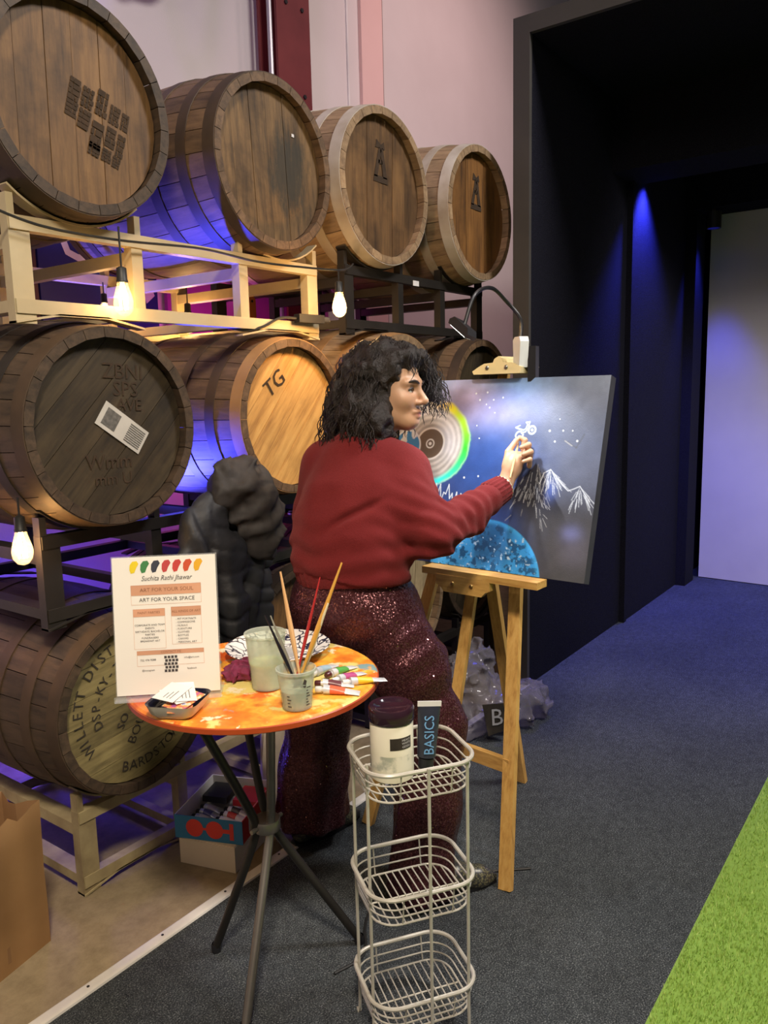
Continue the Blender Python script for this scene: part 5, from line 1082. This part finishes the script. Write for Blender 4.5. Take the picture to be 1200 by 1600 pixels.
# ------------------------------------------------------------------ black puffer jacket on the rack
JK = np.array([1.72, 1.93, .60]); jk = thing('puffer_jacket', 'black hooded puffer jacket hanging from the rack behind the table sign', 'jacket', tuple(JK))
t = NT('black_nylon'); vv = t.coords(shift=False); nn = t.noise(vv, 26, 4); t.bump(nn, .004, .7); M['nylon'] = t.fin(t.ramp(nn, [(.3, (.008, .0085, .012)), (.7, (.017, .018, .023))]), .6)
G, o = grid((1.42, 1.74, .58), (2.08, 2.05, 1.34), .0075); X, Y, Z = G
def quilt(f, s, step, amp):
    d_ = np.abs((s / step) % 1.0 - .5) * step; return f + amp * np.exp(-((step / 2 - d_) / .007) ** 2)
wq = n3(G, 9, 5)
fold = np.abs(n3(G, 11, 2) - .5) * 2; vf = np.sin(X * 62 + 9 * n3(G, 5, 7)) * .009
bd_ = chain(G, [(1.74, 1.945, 1.13), (1.80, 1.94, .92), (1.815, 1.94, .64)], [.075, .115, .125], .05, (1, .45, 1)); bd_ = quilt(bd_, Z + .22 * (X - 1.7) + .05 * wq, .070, .007) + vf
sl_ = chain(G, [(1.65, 1.915, 1.15), (1.585, 1.90, 1.0), (1.575, 1.895, .85), (1.62, 1.895, .66)], [.040, .056, .060, .05], .03, (1, .7, 1)); sl_ = sl_ + np.sin(X * 48 + Z * 12 + 8 * wq) * .008
s2_ = chain(G, [(1.70, 1.90, 1.15), (1.70, 1.88, 1.0), (1.715, 1.875, .86), (1.73, 1.88, .70)], [.040, .052, .053, .048], .03, (1, .7, 1)); s2_ = quilt(s2_, Z + .35 * X + .06 * wq, .075, .006) + np.sin(X * 50 - Z * 14 + 8 * wq) * .006
f = smin(np.minimum(sl_, s2_), bd_, .015) + (fold - .45) * .012
J2 = f + (n3(G, 16) - .5) * .022; me, _ = net_mesh('shell', J2, o, .0075, 1); me.transform(Matrix.Translation(Vector(-JK))); obj('shell', me, M['nylon'], jk)
hf = chain(G, [(1.735, 1.895, 1.215), (1.80, 1.885, 1.195), (1.855, 1.875, 1.09), (1.875, 1.875, 1.0)], [.058, .078, .072, .05], .06, (1, .75, 1)); hf = hf + (np.abs(n3(G, 12, 11) - .5) * 2 - .4) * .022 + np.sin(X * 40 - Z * 55 + 7 * n3(G, 7, 4)) * .005 + (np.abs(n3(G, 34, 3) - .5) * 2 - .4) * .012
t = NT('grey_black_hood'); vv = t.coords(shift=False); nn = t.noise(vv, 30, 4); t.bump(nn, .003, .6); M['hood'] = t.fin(t.ramp(nn, [(.3, (.020, .017, .017)), (.7, (.036, .031, .030))]), .75)
me, _ = net_mesh('hood', hf, o, .0075, 1); me.transform(Matrix.Translation(Vector(-JK))); obj('hood', me, M['hood'], jk)

# ------------------------------------------------------------------ crumpled plastic bag behind the easel
PG = np.array([3.0, 1.62, .004]); pg = thing('plastic_bag', 'crumpled clear plastic bag with black print on the floor behind the easel', 'bag', tuple(PG))
G, o = grid((2.68, 1.40, .006), (3.36, 1.90, .42), .009); X, Y, Z = G
f = ell(G, (2.93, 1.69, .10), (.20, .13, .17)); f = smin(f, ell(G, (3.14, 1.57, .06), (.16, .11, .09)), .06); f = smin(f, ell(G, (2.98, 1.72, .22), (.10, .08, .13)), .05)
f = f + (np.abs(n3(G, 9) - .5) * 2 - .4) * .075 + (np.abs(n3(G, 26, 6) - .5) * 2 - .4) * .035; f = smax(f, .008 - Z, .004)
me, Vp = net_mesh('bag_film', f, o, .009, 0); me.transform(Matrix.Translation(Vector(-PG)))
t = NT('clear_film'); tr_ = t.n('BsdfTransparent'); tr_.inputs[0].default_value = (.82, .80, .84, 1); mx = t.n('MixShader'); mx.inputs[0].default_value = .40; t.fin((.30, .28, .31), .10); t.l(tr_.outputs[0], mx.inputs[1]); t.l(t.b.outputs[0], mx.inputs[2]); t.l(mx.outputs[0], t.t.nodes['Material Output'].inputs[0])
obj('bag_film', me, t.m, pg)
g = MB(); base_ = Vector((2.845, 1.52, .115)) - Vector(PG); ex = Vector((.62, -.78, .05)); ez_ = Vector((.10, .10, 1))
def bpnt(a, b, e=0): return base_ + ex * a + ez_ * b + Vector((-.78, -.62, 0)) * e
P = [(-.055, .06), (.06, .06), (.075, .03), (.06, -.05), (-.035, -.075)]
g.raw([bpnt(a, b) for a, b in P], [tuple(range(5))]); g.build('black_print', M['ink'], pg, False, fix=False)
g = MB(); add_text(g, 'B', .10, lambda a, b: bpnt(.005 + a, b, .003)); g.build('print_letter', pmat('grey_print', (.45, .45, .47), None, 6, .4), pg, False, fix=False)

# ------------------------------------------------------------------ thin black cable on the carpet by the cart
tag(MB().tube(spline([(1.40, 1.22, .008), (1.50, 1.20, .008), (1.60, 1.27, .008), (1.70, 1.30, .008), (1.80, 1.22, .008), (1.95, 1.16, .008), (2.1, 1.0, .008)], 8), .004, 6).build('floor_cable', M['socket']), 'thin black cable lying on the carpet behind the wire cart', 'cable')

# ------------------------------------------------------------------ crumpled rag on the table
RG = np.array([1.335, 1.415, TT]); G, o = grid(RG + (-.075, -.06, .003), RG + (.075, .06, .06), .0035); X, Y, Z = G
f = ell(G, RG + (0, 0, .008), (.058, .040, .026)) + (np.abs(n3(G, 42) - .5) * 2 - .45) * .020 + (np.abs(n3(G, 85, 3) - .5) * 2 - .45) * .008; f = smax(f, RG[2] + .004 - Z, .002)
me, _ = net_mesh('paint_rag', f, o, .0035, 0); me.transform(Matrix.Translation(Vector(-RG))); rg = tag(obj('paint_rag', me, pmat('magenta_rag', (.22, .020, .07), (.10, .012, .035), 40, .85)), 'small crumpled magenta rag on the table behind the sign', 'rag'); rg.location = tuple(RG)
